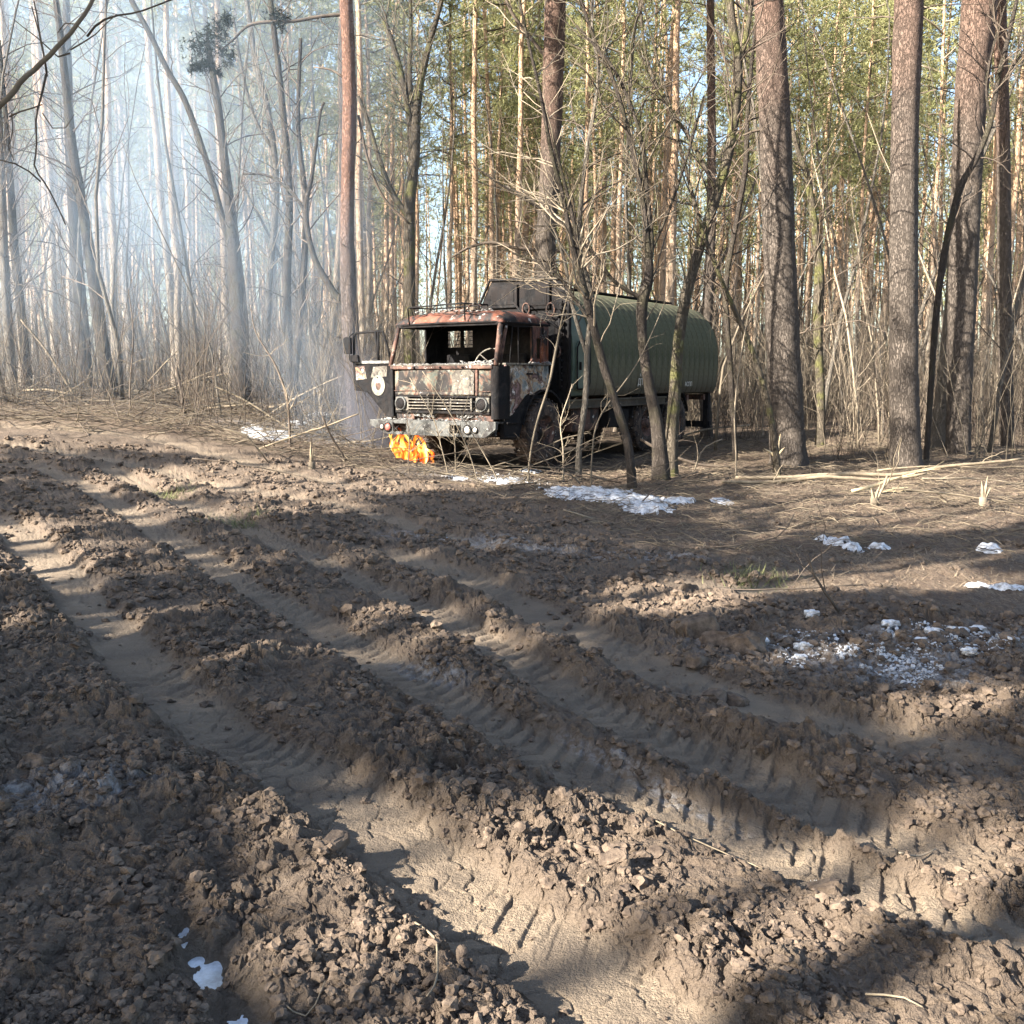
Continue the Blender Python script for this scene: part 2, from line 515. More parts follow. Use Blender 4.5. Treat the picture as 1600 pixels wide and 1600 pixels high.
def terrain(x, y, full=False, detail=True):
    x = np.asarray(x, float); y = np.asarray(y, float)
    sh = x.shape; x = x.ravel(); y = y.ravel()
    z = zbase(x, y)
    ye = np.interp(x, EDGE[:, 0], EDGE[:, 1])
    lit = ss(-.5, .6, y - ye + .8 * fbm(x / .9, y / .9, 3, 31))
    lit = np.maximum(lit, ss(-14, -17, x)); lit = np.maximum(lit, ss(11, 14, x))
    mud = 1 - lit
    near = (y < 26) & (y > -3) & (np.abs(x) < 22)
    floor = np.zeros_like(x); flat = np.zeros_like(x); dep = np.zeros_like(x); berm = np.zeros_like(x); trd = np.zeros_like(x)
    idx = np.nonzero(near)[0]
    wob = .05 * fbm(x[idx] / .35, y[idx] / .35, 3, 77)
    for P, w, d, bl, br, tread in RUTS:
        lo = P.min(0) - 1.2; hi = P.max(0) + 1.2
        s = idx[(x[idx] > lo[0]) & (x[idx] < hi[0]) & (y[idx] > lo[1]) & (y[idx] < hi[1])]
        if not len(s): continue
        px, py = x[s], y[s]
        wb = .06 * fbm(px / .3, py / .3, 3, 77)
        best = np.full(len(s), 99.0); sd = np.zeros(len(s)); al = np.zeros(len(s)); endf = np.zeros(len(s))
        acc = 0.0
        for i in range(len(P) - 1):
            a = P[i]; b = P[i + 1]; e = b - a; L = np.linalg.norm(e); e = e / L
            rx = px - a[0]; ry = py - a[1]
            t = np.clip(rx * e[0] + ry * e[1], 0, L)
            dx = rx - t * e[0]; dy = ry - t * e[1]
            dd = np.sqrt(dx * dx + dy * dy)
            n = dd < best
            sgn = np.where(e[0] * ry - e[1] * rx > 0, 1.0, -1.0)
            best = np.where(n, dd, best); sd = np.where(n, sgn, sd); al = np.where(n, acc + t, al)
            acc += L
        fade = ss(0, .8, al) * ss(0, .6, acc - al) if True else 1
        u = (best + wb * (1 - np.exp(-best / w))) / w
        f = (1 - ss(.78, 1.35, u)) * fade
        floor[s] = np.maximum(floor[s], f); flat[s] = np.maximum(flat[s], (1 - ss(.62, 1.15, u)) * fade)
        dep[s] = np.maximum(dep[s], .30 * d * f * (1 + .25 * fbm(al / .7, al * 0 + d * 9, 2, 3)))
        bh = .19 * np.where(sd > 0, bl, br) * (1 + .7 * fbm(px / .5, py / .5, 2, 55))
        berm[s] += bh * np.exp(-((u - 1.9) / .60) ** 2) * fade
        if tread:
            latw = sd * best
            ph = (al + np.abs(latw) * .6) / .115
            tr = ss(.27, .36, np.abs(ph - np.floor(ph) - .5))
            tm = ss(-.25, .15, fbm(px / .8, py / .8, 2, 91) + tread - .5) * f
            trd[s] = np.maximum(trd[s], tm) * 1.0
            z[s] -= .015 * tr * tm
            # lug prints left on the inner walls
            wl = np.exp(-((u - 1.25) / .3) ** 2) * fade
            z[s] -= .007 * tr * wl * max(tread, .8 if d > .15 else 0) * ss(-.3, .3, fbm(px / .4, py / .4, 2, 93))
    pm = pud_mask(x, y); z -= .075 * pm; flat = np.maximum(flat, pm); floor = np.maximum(floor, pm * .8)
    z += (berm * (1 - floor) - dep) * (1 - .75 * lit)
    z += .05 * fbm(x / 1.3, y / 1.3, 3, 12) * mud
    if detail:
        A = (1 - flat) * mud
        AL = (1 - floor) * mud
        patch = .55 + .65 * ss(-.35, .45, fbm(x / .8, y / .8, 3, 41)) + .35 * ss(.02, .10, berm)
        i = np.nonzero((A > .02) & (y < 30) & (y > -4) & (np.abs(x) < 26))[0]
        if len(i):
            X = x[i] + .05 * fbm(x[i] / .12, y[i] / .12, 2, 61); Y = y[i] + .05 * fbm(x[i] / .12 + 9, y[i] / .12, 2, 62)
            h = np.zeros(len(i))
            for cell, amp, sd_ in ((.36, .042, 1), (.16, .040, 2), (.08, .032, 3), (.042, .020, 4)):
                f1, f2, c = worley(X / cell, Y / cell, sd_ * 10)
                dome = np.sqrt(np.clip(1 - (f1 / .72) ** 2, 0, 1)) * c ** 1.3
                crack = ss(0, .18, f2 - f1)
                h += (AL[i] if cell > .1 else A[i]) * amp * (dome * (.5 + .5 * crack) - .18) * (1 - ss(40 * cell + 5, 90 * cell + 8, Y) * .8)
            rg = 1 - np.abs(fbm(X / .06, Y / .06, 3, 65)) * 2; rg2 = fbm(X / .025, Y / .025, 2, 66)
            h += A[i] * (.020 * rg + .008 * rg2) * (1 - ss(5, 9, Y))
            z[i] += h * patch[i] * 1.1 * (1 - .15 * ss(8, 16, Y))
        # ruts: cracked, slightly crumbly mud
        j = np.nonzero((floor > .3) & (y < 20))[0]
        if len(j):
            f1, f2, c = worley(x[j] / .13 + .4 * fbm(x[j] / .1, y[j] / .1, 2, 8), y[j] / .13, 71)
            z[j] += floor[j] * (.010 * (c - .5) - .012 * (1 - ss(0, .10, f2 - f1)) + .012 * fbm(x[j] / .09, y[j] / .09, 3, 14)) * ss(-.4, .3, fbm(x[j] / .5, y[j] / .5, 2, 15) + .1)
        j = np.nonzero((lit > .05) & (y < 34) & (np.abs(x) < 26))[0]
        if len(j):
            z[j] += lit[j] * (.055 * fbm(x[j] / .5, y[j] / .5, 4, 18) + .03 * np.abs(fbm(x[j] / .12, y[j] / .3, 3, 19)))
    z = z.reshape(sh)
    if full:
        return z, flat.reshape(sh), lit.reshape(sh)
    return z

def H(x, y):
    return float(terrain(np.array([float(x)]), np.array([float(y)]), detail=False)[0])

def build_ground():
    # polar fan: fine in the direction of the clearing, coarse elsewhere and far away
    th = np.r_[np.linspace(-37, 37, 1000), np.linspace(37, 323, 90)[1:-1]]
    th = np.radians(th)
    ang = np.linspace(math.radians(42), math.radians(4.4), 700)
    r1 = CAM_H / np.tan(ang)
    r = np.r_[.02, .5, 1.0, 1.4, r1, 20.9 * 1.012 ** np.arange(1, 60), 42.5 * 1.08 ** np.arange(1, 34)]
    R, T = np.meshgrid(r, th, indexing='ij')
    X = R * np.sin(T); Y = R * np.cos(T)
    Z, fl, li = terrain(X, Y, full=True)
    n, m = X.shape
    k = (1 - fl) * (1 - li) * (R < 14) * np.clip(8 / (R + 3), .2, 1)
    DX = X + k * (.022 * fbm(X / .07, Y / .07 + Z * 9, 2, 301) + .010 * fbm(X / .03, Y / .03 + Z * 20, 2, 302)); DY = Y + k * (.022 * fbm(X / .07 + 40, Y / .07 + Z * 9, 2, 303) + .010 * fbm(X / .03, Y / .03 + Z * 20, 2, 304))
    i = np.arange(n - 1)[:, None] * m; j = np.arange(m)[None, :]; j2 = (j + 1) % m
    q = np.stack([i + j, i + m + j, i + m + j2, i + j2], -1).reshape(-1, 4)[:, ::-1]
    mb = MB(); smq = ((fl > .4) | (R > 16)).ravel()[q[:, 0]]; V_ = np.stack([DX, DY, Z], -1).reshape(-1, 3); mb.add(V_, q[smq], None, 0, True); mb.add(np.zeros((0, 3)), None, None); mb.q.append(q[~smq]); mb.mq.append(np.zeros((~smq).sum())); mb.sq.append(np.zeros((~smq).sum(), bool))
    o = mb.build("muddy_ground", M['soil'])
    dX = X - TR_P0[0]; dY = Y - TR_P0[1]; u = dX * TRX[0] + dY * TRX[1]; v = dX * TRY[0] + dY * TRY[1]
    nz = fbm(X / .6, Y / .6, 3, 66)
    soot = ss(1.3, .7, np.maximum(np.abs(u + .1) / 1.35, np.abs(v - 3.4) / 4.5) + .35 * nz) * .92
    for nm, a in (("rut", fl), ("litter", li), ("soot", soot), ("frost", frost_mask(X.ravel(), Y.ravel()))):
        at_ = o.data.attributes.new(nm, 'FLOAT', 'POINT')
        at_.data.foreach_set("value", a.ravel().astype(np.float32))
    tag(o, kind='structure')
    return o
build_ground()

def ico(sub=0):
    t = (1 + 5 ** .5) / 2
    v = np.array([[-1, t, 0], [1, t, 0], [-1, -t, 0], [1, -t, 0], [0, -1, t], [0, 1, t], [0, -1, -t], [0, 1, -t], [t, 0, -1], [t, 0, 1], [-t, 0, -1], [-t, 0, 1]], float)
    f = [[0, 11, 5], [0, 5, 1], [0, 1, 7], [0, 7, 10], [0, 10, 11], [1, 5, 9], [5, 11, 4], [11, 10, 2], [10, 7, 6], [7, 1, 8], [3, 9, 4], [3, 4, 2], [3, 2, 6], [3, 6, 8], [3, 8, 9], [4, 9, 5], [2, 4, 11], [6, 2, 10], [8, 6, 7], [9, 8, 1]]
    v /= np.linalg.norm(v[0])
    for s in range(sub):
        v = list(v); nf = []; cache = {}
        def mid(a, b):
            k = (min(a, b), max(a, b))
            if k not in cache:
                p = (v[a] + v[b]) / 2; v.append(p / np.linalg.norm(p)); cache[k] = len(v) - 1
            return cache[k]
        for a, b, c in f:
            x, y, z = mid(a, b), mid(b, c), mid(c, a)
            nf += [[a, x, z], [b, y, x], [c, z, y], [x, y, z]]
        v = np.array(v); f = nf
    return np.array(v), np.array(f)

def rots(n):
    q = rng.normal(size=(n, 4)); q /= np.linalg.norm(q, axis=1, keepdims=True)
    w, x, y, z = q.T
    return np.stack([1 - 2 * (y * y + z * z), 2 * (x * y - z * w), 2 * (x * z + y * w), 2 * (x * y + z * w), 1 - 2 * (x * x + z * z), 2 * (y * z - x * w), 2 * (x * z - y * w), 2 * (y * z + x * w), 1 - 2 * (x * x + y * y)], -1).reshape(n, 3, 3)

def lumps(mb, P, S, sub=0, rough=.28, flat=.75, m=0, kinds=6, smooth=False):
    v0, f0 = ico(sub)
    P = np.asarray(P, float); S = np.asarray(S, float)
    kk = rng.integers(0, kinds, len(P))
    for k in range(kinds):
        s = np.nonzero(kk == k)[0]
        if not len(s): continue
        v = v0 * (1 + rough * rng.normal(size=(len(v0), 1)))
        v = v * np.array([1, rng.uniform(.65, 1), rng.uniform(.5, .9)])
        R = rots(len(s))
        w = np.einsum('nij,vj->nvi', R, v) * S[s][:, None, None]
        w[:, :, 2] *= flat
        w += P[s][:, None, :]
        f = f0[None] + (np.arange(len(s)) * len(v0))[:, None, None]
        mb.add(w.reshape(-1, 3), None, f.reshape(-1, 3), m, smooth)

def scatter_clods():
    n = 150000
    # denser near the camera
    yy = 1.6 + 13.5 * rng.random(n) ** 1.35
    xx = yy * rng.uniform(-.68, .68, n)
    z, fl, li = terrain(xx, yy, full=True)
    dens = (1 - fl) ** 2 * (1 - li) * ss(-.3, .35, fbm(xx / .5, yy / .5, 3, 41)) + .02
    k = rng.random(n) < dens * .7 * (pud_mask(xx, yy) < .25)
    xx, yy, z = xx[k], yy[k], z[k]
    s = np.clip(rng.lognormal(math.log(.0062), .65, len(xx)), .003, .024) * (0.45 + .25 * np.minimum(yy, 7.5))
    mb = MB()
    big = s > .014
    lumps(mb, np.stack([xx, yy, z + s * .25], -1)[~big], s[~big], 0, .33)
    lumps(mb, np.stack([xx, yy, z + s * .2], -1)[big], s[big], 1, .20)
    tag(mb.build("mud_clods", M['clod']), "crumbled clods of brown mud strewn over the ridges between the wheel ruts", "mud", kind='stuff')
scatter_clods()

# larger mud slabs one can pick apart, thrown up beside the ruts
SLABS = [(1085, 1002, .13, "broad dark slab of dried mud tilted left on the bank"), (1120, 1012, .10, "dark mud slab in the middle of the three upturned on the bank"), (1160, 1020, .13, "tall upturned mud slab with a flat face nearest the snow crumbs"),
         (1115, 1090, .07, "small squarish pale mud block at the foot of the bank"), (1150, 1092, .06, "small dark mud block at the foot of the bank"), (1090, 1040, .07, "wedge of mud leaning below the upturned slabs"),
         (525, 1336, .05, "flat thin mud flake lying on the left bank of the deep rut"), (60, 1200, .06, "rounded pale mud lump at the left edge by the frosty rut"), (1290, 1375, .06, "pale squarish clod on the sunlit ridge at right"), (960, 1365, .05, "bright upright clod on the sunlit wall of the deep rut")]
for px, py, s, lab in SLABS:
    c = g(px, py)
    v, f = ico(2)
    v = np.sign(v) * np.abs(v) ** .55
    d = .10 * vnoise(v[:, 0] * 2.1 + px, v[:, 1] * 2.1 + v[:, 2], 3) + .06 * vnoise(v[:, 0] * 5 + px, v[:, 2] * 5 + v[:, 1], 4)
    v = v * (1 + 1.9 * d)[:, None] * np.array([s, s * .7, s * .6])
    R = rots(1)[0]; A = np.array(Matrix.Rotation(random.uniform(-.5, .5), 3, 'X') @ Matrix.Rotation(random.uniform(-.4, .4), 3, 'Y') @ Matrix.Rotation(random.uniform(-1, 1), 3, 'Z'))
    mb = MB(); mb.add(v @ A.T, None, f)
    o = mb.build("mud_slab", M['clod'], loc=(c[0], c[1], float(terrain(np.array([c[0]]), np.array([c[1]]))[0]) + s * .25))
    tag(o, lab, "mud clod", "upturned lumps of dried mud")

# ------------------------------------------------------------------ snow and ice
def snow(name, lab, cat, ells, thick=.05, step=.03, mat='snow', ns=1.0, lumpy=.5, gaps=.0, group="patches of melting snow", lift=0.0):
    E = []
    for px, py, rx, ry in ells:
        c = g(px, py); a = abs(g(px + rx, py)[0] - c[0]); b = abs(g(px, py - ry)[1] - g(px, py + ry)[1]) / 2
        E.append((c[0], c[1], a, b))
    x0 = min(e[0] - e[2] * 1.3 for e in E); x1 = max(e[0] + e[2] * 1.3 for e in E)
    y0 = min(e[1] - e[3] * 1.3 for e in E); y1 = max(e[1] + e[3] * 1.3 for e in E)
    xs = np.arange(x0, x1, step); ys = np.arange(y0, y1, step)
    X, Y = np.meshgrid(xs, ys)
    m = np.full(X.shape, -9.0)
    for cx, cy, a, b in E:
        m = np.maximum(m, 1 - np.sqrt(((X - cx) / a) ** 2 + ((Y - cy) / b) ** 2))
    m = m + .45 * fbm(X / (.22 * ns), Y / (.30 * ns), 4, 7) - gaps * (fbm(X / (.09 * ns), Y / (.12 * ns), 3, 8) + .35)
    Z = terrain(X, Y)
    if lift:   # a level sheet of water or ice
        Z = np.full(X.shape, np.percentile(Z[m > 0], lift)) + .003 * m
    else:
        f1, f2, c = worley(X / .11, Y / .11, 9)
        Z = Z + thick * np.clip(m * 2.2, -.6, 1) * (1 - lumpy + lumpy * (1 - f1) * (.5 + c))
    keep = m > -.12
    n, k = X.shape
    idx = np.arange(n * k).reshape(n, k)
    q = np.stack([idx[:-1, :-1], idx[:-1, 1:], idx[1:, 1:], idx[1:, :-1]], -1)
    kq = keep[:-1, :-1] & keep[:-1, 1:] & keep[1:, 1:] & keep[1:, :-1]
    q = q[kq]
    used = np.unique(q); rm = np.full(n * k, -1); rm[used] = np.arange(len(used))
    VV = np.stack([X, Y, Z], -1).reshape(-1, 3)[used]; QQ = rm[q]
    lab_ = np.arange(len(VV))
    for it in range(400):
        mn = lab_[QQ].min(1); new = lab_.copy(); np.minimum.at(new, QQ.ravel(), np.repeat(mn, 4)); new = new[new]
        if (new == lab_).all(): break
        lab_ = new
    ids, cnt = np.unique(lab_[QQ[:, 0]], return_counts=True)
    ids = ids[np.argsort(-cnt)]; cnt = np.sort(cnt)[::-1]
    o = None
    for k_, (i_, c_) in enumerate(zip(ids, cnt)):
        if k_ and (c_ < max(6, .01 * cnt[0]) or k_ > 14): break
        qq = QQ[lab_[QQ[:, 0]] == i_]; us = np.unique(qq); r2 = np.full(len(VV), -1); r2[us] = np.arange(len(us))
        mb = MB(); mb.add(VV[us], r2[qq], None, 0, True)
        p_ = mb.build(name if k_ == 0 else "snow_piece" if mat == 'snow' else "ice_piece", M[mat], o)
        if k_ == 0: o = p_
    tag(o, lab, cat, group)
    return o
snow("snow_patch", "largest bright snow patch lying on the litter in front of the tank and stems", "snow", [(920, 772, 85, 12), (990, 785, 75, 11), (1010, 797, 45, 8), (1060, 786, 35, 5)], .07, .035, gaps=.45, ns=.8)
snow("snow_patch", "tiny snow scrap just right of the largest snow patch", "snow", [(1128, 784, 20, 4)], .05, .03)
snow("snow_patch", "lumpy snow heap with dark twigs in it on the long shadow at right", "snow", [(1310, 850, 32, 9), (1335, 858, 26, 6), (1285, 848, 16, 5)], .055, .025, gaps=.7, ns=.5)
snow("snow_patch", "narrow snow strip right of the snow heap", "snow", [(1372, 855, 18, 3.5)], .05, .02)
snow("snow_patch", "small bright snow lump at right near the frame edge, above the long snow strip", "snow", [(1543, 861, 18, 5)], .07, .02)
snow("snow_patch", "long thin snow strip reaching the right edge of the picture", "snow", [(1530, 916, 38, 5), (1580, 924, 45, 6)], .05, .022, gaps=.7, ns=.5)
snow("snow_patch", "snow patch among the pale cut branches left of the truck", "snow", [(425, 682, 50, 12), (400, 674, 30, 8)], .08, .05, gaps=.3)
snow("snow_patch", "thin snow behind the cut branches beside the smoking trunk", "snow", [(500, 652, 35, 8), (465, 664, 25, 6)], .08, .06, gaps=.3)
snow("snow_patch", "broken snow crust by the scorched ground under the bumper", "snow", [(790, 752, 60, 8), (715, 748, 30, 6), (830, 738, 26, 5)], .03, .03, gaps=.9, ns=.6)
snow("snow_patch", "small grey snow spot on the mud ridge in the middle of the clearing", "snow", [(690, 838, 14, 6)], .03, .015, gaps=.6, ns=.3)
snow("frozen_puddle", "narrow pale frozen puddle between mud clods in the lower left corner", "frozen puddle", [(285, 1448, 12, 26), (304, 1478, 24, 14), (328, 1505, 26, 28)], .02, .006, mat='ice', gaps=.15, ns=.25, group="frozen puddles in the mud", lift=60)
snow("frozen_puddle", "small frozen puddle cut by the bottom edge of the picture", "frozen puddle", [(375, 1578, 34, 24)], .02, .006, mat='ice', gaps=.6, ns=.25, group="frozen puddles in the mud", lift=60)
def chunks():
    L = [(1190, 1012, .045, "white snow lump beside the upturned mud slabs"), (1253, 1015, .05, "tall snow lump on the dark side of the right bank"), (1250, 1032, .04, "snow lump just below the tall one on the right bank"),
         (1492, 996, .075, "largest snow lump among the pebbly snow at right"), (1528, 990, .06, "snow lump standing right of the largest lump"), (1460, 996, .05, "snow lump left of the largest lump"), (1440, 1008, .04, "flat snow lump in front of the row of lumps"),
         (1515, 1028, .045, "lone snow lump below the pebbly snow near the frame edge"), (1390, 985, .05, "greyish snow lump behind the pebbly snow"), (1268, 970, .05, "pale rounded lump below the leaning stick at right")]
    for px, py, s, lab in L:
        c = g(px, py); v, f = ico(2)
        v = np.sign(v) * np.abs(v) ** .8 * (1 + .45 * vnoise(v[:, 0] * 1.7 + px, v[:, 1] * 1.7 + v[:, 2] * 1.3, 3) + .08 * vnoise(v[:, 0] * 5 + px, v[:, 2] * 5, 4))[:, None] * np.array([s, s * .8, s * .5])
        mb = MB(); mb.add(v, None, f, 0, False)
        tag(mb.build("snow_lump", M['snow'], loc=(c[0], c[1], float(terrain(np.array([c[0]]), np.array([c[1]]))[0]) + s * .3)), lab, "snow lump", "lumps of frozen snow on the right bank")
chunks()

def crumbs():
    """pebbly frozen snow on the right bank, too fine to count"""
    P = []; S = []
    for px, py, rx, ry, n, sz in [(1480, 1000, 95, 22, 1900, .013), (1400, 1030, 90, 24, 1500, .012), (1290, 1008, 80, 22, 1100, .010), (1420, 1062, 45, 18, 900, .009), (1240, 1030, 30, 16, 160, .010), (1560, 1010, 60, 30, 260, .010), (800, 748, 70, 9, 260, .016), (1290, 1352, 30, 5, 90, .004), (690, 838, 22, 9, 60, .008)]:
        c = g(px, py); a = abs(g(px + rx, py)[0] - c[0]); b = abs(g(px, py - ry)[1] - g(px, py + ry)[1]) / 2
        r = rng.random(n) ** .6; t = rng.uniform(0, 6.2832, n)
        x = c[0] + a * r * np.cos(t); y = c[1] + b * r * np.sin(t)
        k = fbm(x / .16, y / .16, 3, 97) > -.12
        x, y = x[k], y[k]; s_ = sz * rng.lognormal(0, .5, len(x))
        P.append(np.stack([x, y, terrain(x, y) + s_ * .2], -1)); S.append(s_)
    mb = MB(); lumps(mb, np.concatenate(P), np.clip(np.concatenate(S) * .45, .002, .016), 0, .2, smooth=False)
    tag(mb.build("snow_crumbs", M['snow_dirty']), "pebbly crumbs of frozen snow sprinkled over the right bank and middle rut", "snow", kind='stuff')
crumbs()
# ------------------------------------------------------------------ plants
def unit(v):
    v = np.asarray(v, float); return v / (np.linalg.norm(v) + 1e-9)

def tufts(mb, P, D, L=.3, W=.03, n=5, spread=.7, m=1):
    """n thin needle blades at every point"""
    P = np.repeat(np.asarray(P, float), n, axis=0); D = np.repeat(np.asarray(D, float), n, axis=0)
    d = D + spread * rng.normal(size=P.shape)
    d /= np.linalg.norm(d, axis=1, keepdims=True)
    s = np.cross(d, rng.normal(size=P.shape)); s /= np.linalg.norm(s, axis=1, keepdims=True) + 1e-9
    l = L * rng.uniform(.6, 1.2, (len(P), 1))
    v = np.stack([P - s * W / 2, P + s * W / 2, P + d * l], 1).reshape(-1, 3)
    mb.add(v, None, np.arange(len(v)).reshape(-1, 3), m)

def twig(mb, p, d, L, r, lvl, m=0, up=.15, wob=.22, kids=(3, 5), sides=(5, 4, 3, 3), ratio=.55):
    n = 6 if lvl > 0 else 4
    pts = [np.asarray(p, float)]; d = unit(d)
    for i in range(n - 1):
        d = unit(d + wob * rng.normal(size=3) + np.array([0, 0, up]) * .5)
        pts.append(pts[-1] + d * L / (n - 1))
    pts = np.array(pts)
    tube(mb, pts, np.linspace(r, r * .3, n), sides[min(3, 3 - lvl)], m, cap=False)
    if lvl <= 0: return
    k = rng.integers(kids[0], kids[1] + 1)
    for f in np.sort(rng.uniform(.2, .95, k)):
        i = min(int(f * (n - 1)), n - 2); q = pts[i] + (pts[i + 1] - pts[i]) * (f * (n - 1) - i)
        t = unit(pts[i + 1] - pts[i]); s = unit(np.cross(t, rng.normal(size=3)))
        twig(mb, q, t * .75 + s * .8 + np.array([0, 0, .15]), L * ratio * rng.uniform(.6, 1.1) * (1.15 - .5 * f), r * (1 - .65 * f) * .6, lvl - 1, m, up, wob, kids, sides, ratio)

def pine_variant(h, r, crown0, seed, dead=34):
    t = MB()
    n = 16
    z = np.linspace(-.3, h, n)
    bend = np.cumsum(rng.normal(size=(n, 2)) * .045, axis=0); bend -= bend[0]
    lean = rng.normal(size=2) * .018
    P = np.stack([bend[:, 0] + lean[0] * z, bend[:, 1] + lean[1] * z, z], -1)
    R = r * (1 - .72 * np.clip(z, 0, h) / h); R[0] *= 1.35; R[1] *= 1.05
    tube(t, P, R, 9, 0)
    def on(zz): return np.array([np.interp(zz, z, P[:, 0]), np.interp(zz, z, P[:, 1]), zz])
    for k in range(dead):
        zz = rng.uniform(1.6, crown0 * h + 1.5); a = rng.uniform(0, 6.28)
        d = np.array([math.cos(a), math.sin(a), rng.uniform(-.25, .35)])
        twig(t, on(zz), d, rng.uniform(.4, 1.9), .014, 1 if rng.random() < .6 else 0, 1, up=-.05, wob=.16, kids=(1, 3))
    c = MB()
    nl = 26
    for k in range(nl):
        f = k / (nl - 1); zz = h * (crown0 + (.99 - crown0) * f ** .85); a = k * 2.4 + rng.uniform(-.5, .5)
        L = (1.0 + 1.7 * math.sin(math.pi * min(1, .22 + .78 * (1 - f)) )) * rng.uniform(.6, 1.15) * h / 19
        if f > .9: L *= .6
        d = np.array([math.cos(a), math.sin(a), rng.uniform(.05, .55)])
        p = on(zz); pts = [p]
        for i in range(5):
            d = unit(d + .16 * rng.normal(size=3) + np.array([0, 0, .05])); pts.append(pts[-1] + d * L / 5)
        pts = np.array(pts); tube(c, pts, np.linspace(.035, .008, 6), 4, 0, cap=False)
        m_ = 11
        u = rng.uniform(.3, 1.05, m_)
        B = np.stack([np.interp(u, np.linspace(0, 1, 6), pts[:, j]) for j in range(3)], -1) + rng.normal(size=(m_, 3)) * .24 * (.5 + u[:, None])
        B = np.repeat(B, 4, axis=0) + rng.normal(size=(m_ * 4, 3)) * .12
        tufts(c, B, np.tile(unit(d) * .5 + np.array([0, 0, .35]), (len(B), 1)), .28, .035, 4)
    return t, c

pine_protos = []
for k in range(8):
    h = [17, 19, 20, 22, 18, 21, 16, 20][k]
    t, c = pine_variant(h, [.08, .10, .12, .15, .09, .12, .08, .11][k], [.46, .5, .55, .6, .42, .55, .5, .48][k], k)
    e = empty("pine_tree", (0, 0, 0))
    t.build("trunk", [M['pine_bark'], M['twig']], e)
    c.build("crown", [M['twig'], M['needle']], e)
    pine_protos.append(e)

def bare_variant(h, r, lvl, n, crowd):
    t = MB(); c = MB()
    n_ = 9; pts = [np.array([0, 0, -.15])]; d = unit([rng.normal() * .07, rng.normal() * .07, 1])
    for i in range(n_ - 1):
        d = unit(d + .09 * rng.normal(size=3) + np.array([0, 0, .05])); pts.append(pts[-1] + d * h / (n_ - 1))
    pts = np.array(pts); R = np.linspace(r, r * .18, n_)
    tube(t, pts, R, 7, 0)
    for f in np.sort(rng.uniform(.16, .97, n)):
        i = min(int(f * (n_ - 1)), n_ - 2); q = pts[i] + (pts[i + 1] - pts[i]) * (f * (n_ - 1) - i)
        a = rng.uniform(0, 6.28)
        dd = np.array([math.cos(a), math.sin(a), rng.uniform(.5, 1.7)])
        twig(c, q, dd, h * crowd * (1.25 - f) * rng.uniform(.6, 1.1), r * (1.1 - f) * .36, lvl, 0, up=.12, wob=.2)
    return t, c
bare_protos = []
for k in range(7):
    t, c = bare_variant([9, 12, 7, 10, 5, 6, 13][k], [.040, .052, .03, .045, .022, .026, .06][k], 2 if k < 4 or k == 6 else 1, [11, 12, 12, 12, 12, 13, 12][k], .30)
    e = empty("bare_tree")
    mt = M['twig'] if k in (2,) else M['grey_bark']
    t.build("trunk", mt, e); c.build("crown", M['twig_dark'] if k in (0, 1, 3, 5, 6) else M['twig'], e)
    bare_protos.append(e)
shrub_protos = []
for k in range(7):
    mb = MB(); hh = [2.2, 2.8, 3.5, 4.2, 1.7, 3.0, 2.5][k]
    for s in range([15, 13, 12, 10, 16, 14, 18][k]):
        a = rng.uniform(0, 6.28); ln = rng.uniform(.08, .55)
        d = np.array([math.cos(a) * ln, math.sin(a) * ln, 1.0])
        twig(mb, np.array([rng.normal() * .22, rng.normal() * .22, -.05]), d, hh * rng.uniform(.6, 1.1), rng.uniform(.005, .011), 1, 0, up=.05, wob=.10, kids=(3, 7), ratio=.36)
    o = mb.build("bare_shrub", M['twig_dark'] if k in (0, 1, 3, 4, 6) else M['twig'])
    shrub_protos.append(o)
bpy.context.view_layer.update()
KIDS = {}
for o in list(COL.objects):
    if o.parent is not None: KIDS.setdefault(o.parent.name, []).append(o)

def truck_local(x, y):
    d = np.array([x, y]) - TR_P0
    return d @ TRX, d @ TRY
def near_truck(x, y, m=.5):
    a, b = truck_local(x, y)
    return -1.5 - m < a < 1.4 + m and -.5 - m < b < 8.9 + m
def corridor(x, y):
    # keep the strip of open ground before the truck and the clearing free
    e = np.interp(x, EDGE[:, 0], EDGE[:, 1])
    return y < e + 1.2

taken = []
def free(x, y, d):
    for a, b in taken:
        if (a - x) ** 2 + (b - y) ** 2 < d * d: return False
    return True

HERO_XY = []
ZONES = [(90, "at the far left edge"), (250, "left of the forked dark tree"), (420, "by the forked dark tree"), (540, "left of the smoky pine"), (640, "behind the open door"), (760, "above the cab"), (880, "above the bulkhead"), (1000, "above the tank front"),
         (1130, "above the tank rear"), (1225, "left of the thickest trunk"), (1410, "right of the thickest trunk"), (1520, "behind the leaning pine"), (9999, "at the right edge")]
RECS = []
def put(o, kind, x, y):
    px = 800 + 1537 * x / y
    RECS.append((kind, next(n for lim, n in ZONES if px < lim), y, o))
ORD = ["nearest", "second nearest", "third nearest", "fourth nearest", "fifth nearest", "sixth nearest", "seventh nearest", "eighth nearest"]
KN = {"pine": ("slender tall pine", "pine tree", "slender pines of the background forest"), "bare": ("thin leafless young tree", "bare tree", "thin leafless trees of the undergrowth"), "shrub": ("many stemmed bare shrub", "shrub", "bare shrubs of the undergrowth")}
def name_all():
    by = {}
    for r in RECS: by.setdefault(r[:2], []).append(r)
    for (kind, zone), L in by.items():
        L.sort(key=lambda r: r[2]); nm, cat, grp = KN[kind]
        for i, (_, _, y, o) in enumerate(L):
            if i < len(ORD): tag(o, f"{nm} {zone}, {ORD[i]} of them", cat, grp)
            else: tag(o, f"distant {nm} {zone}", cat, grp + " " + zone)

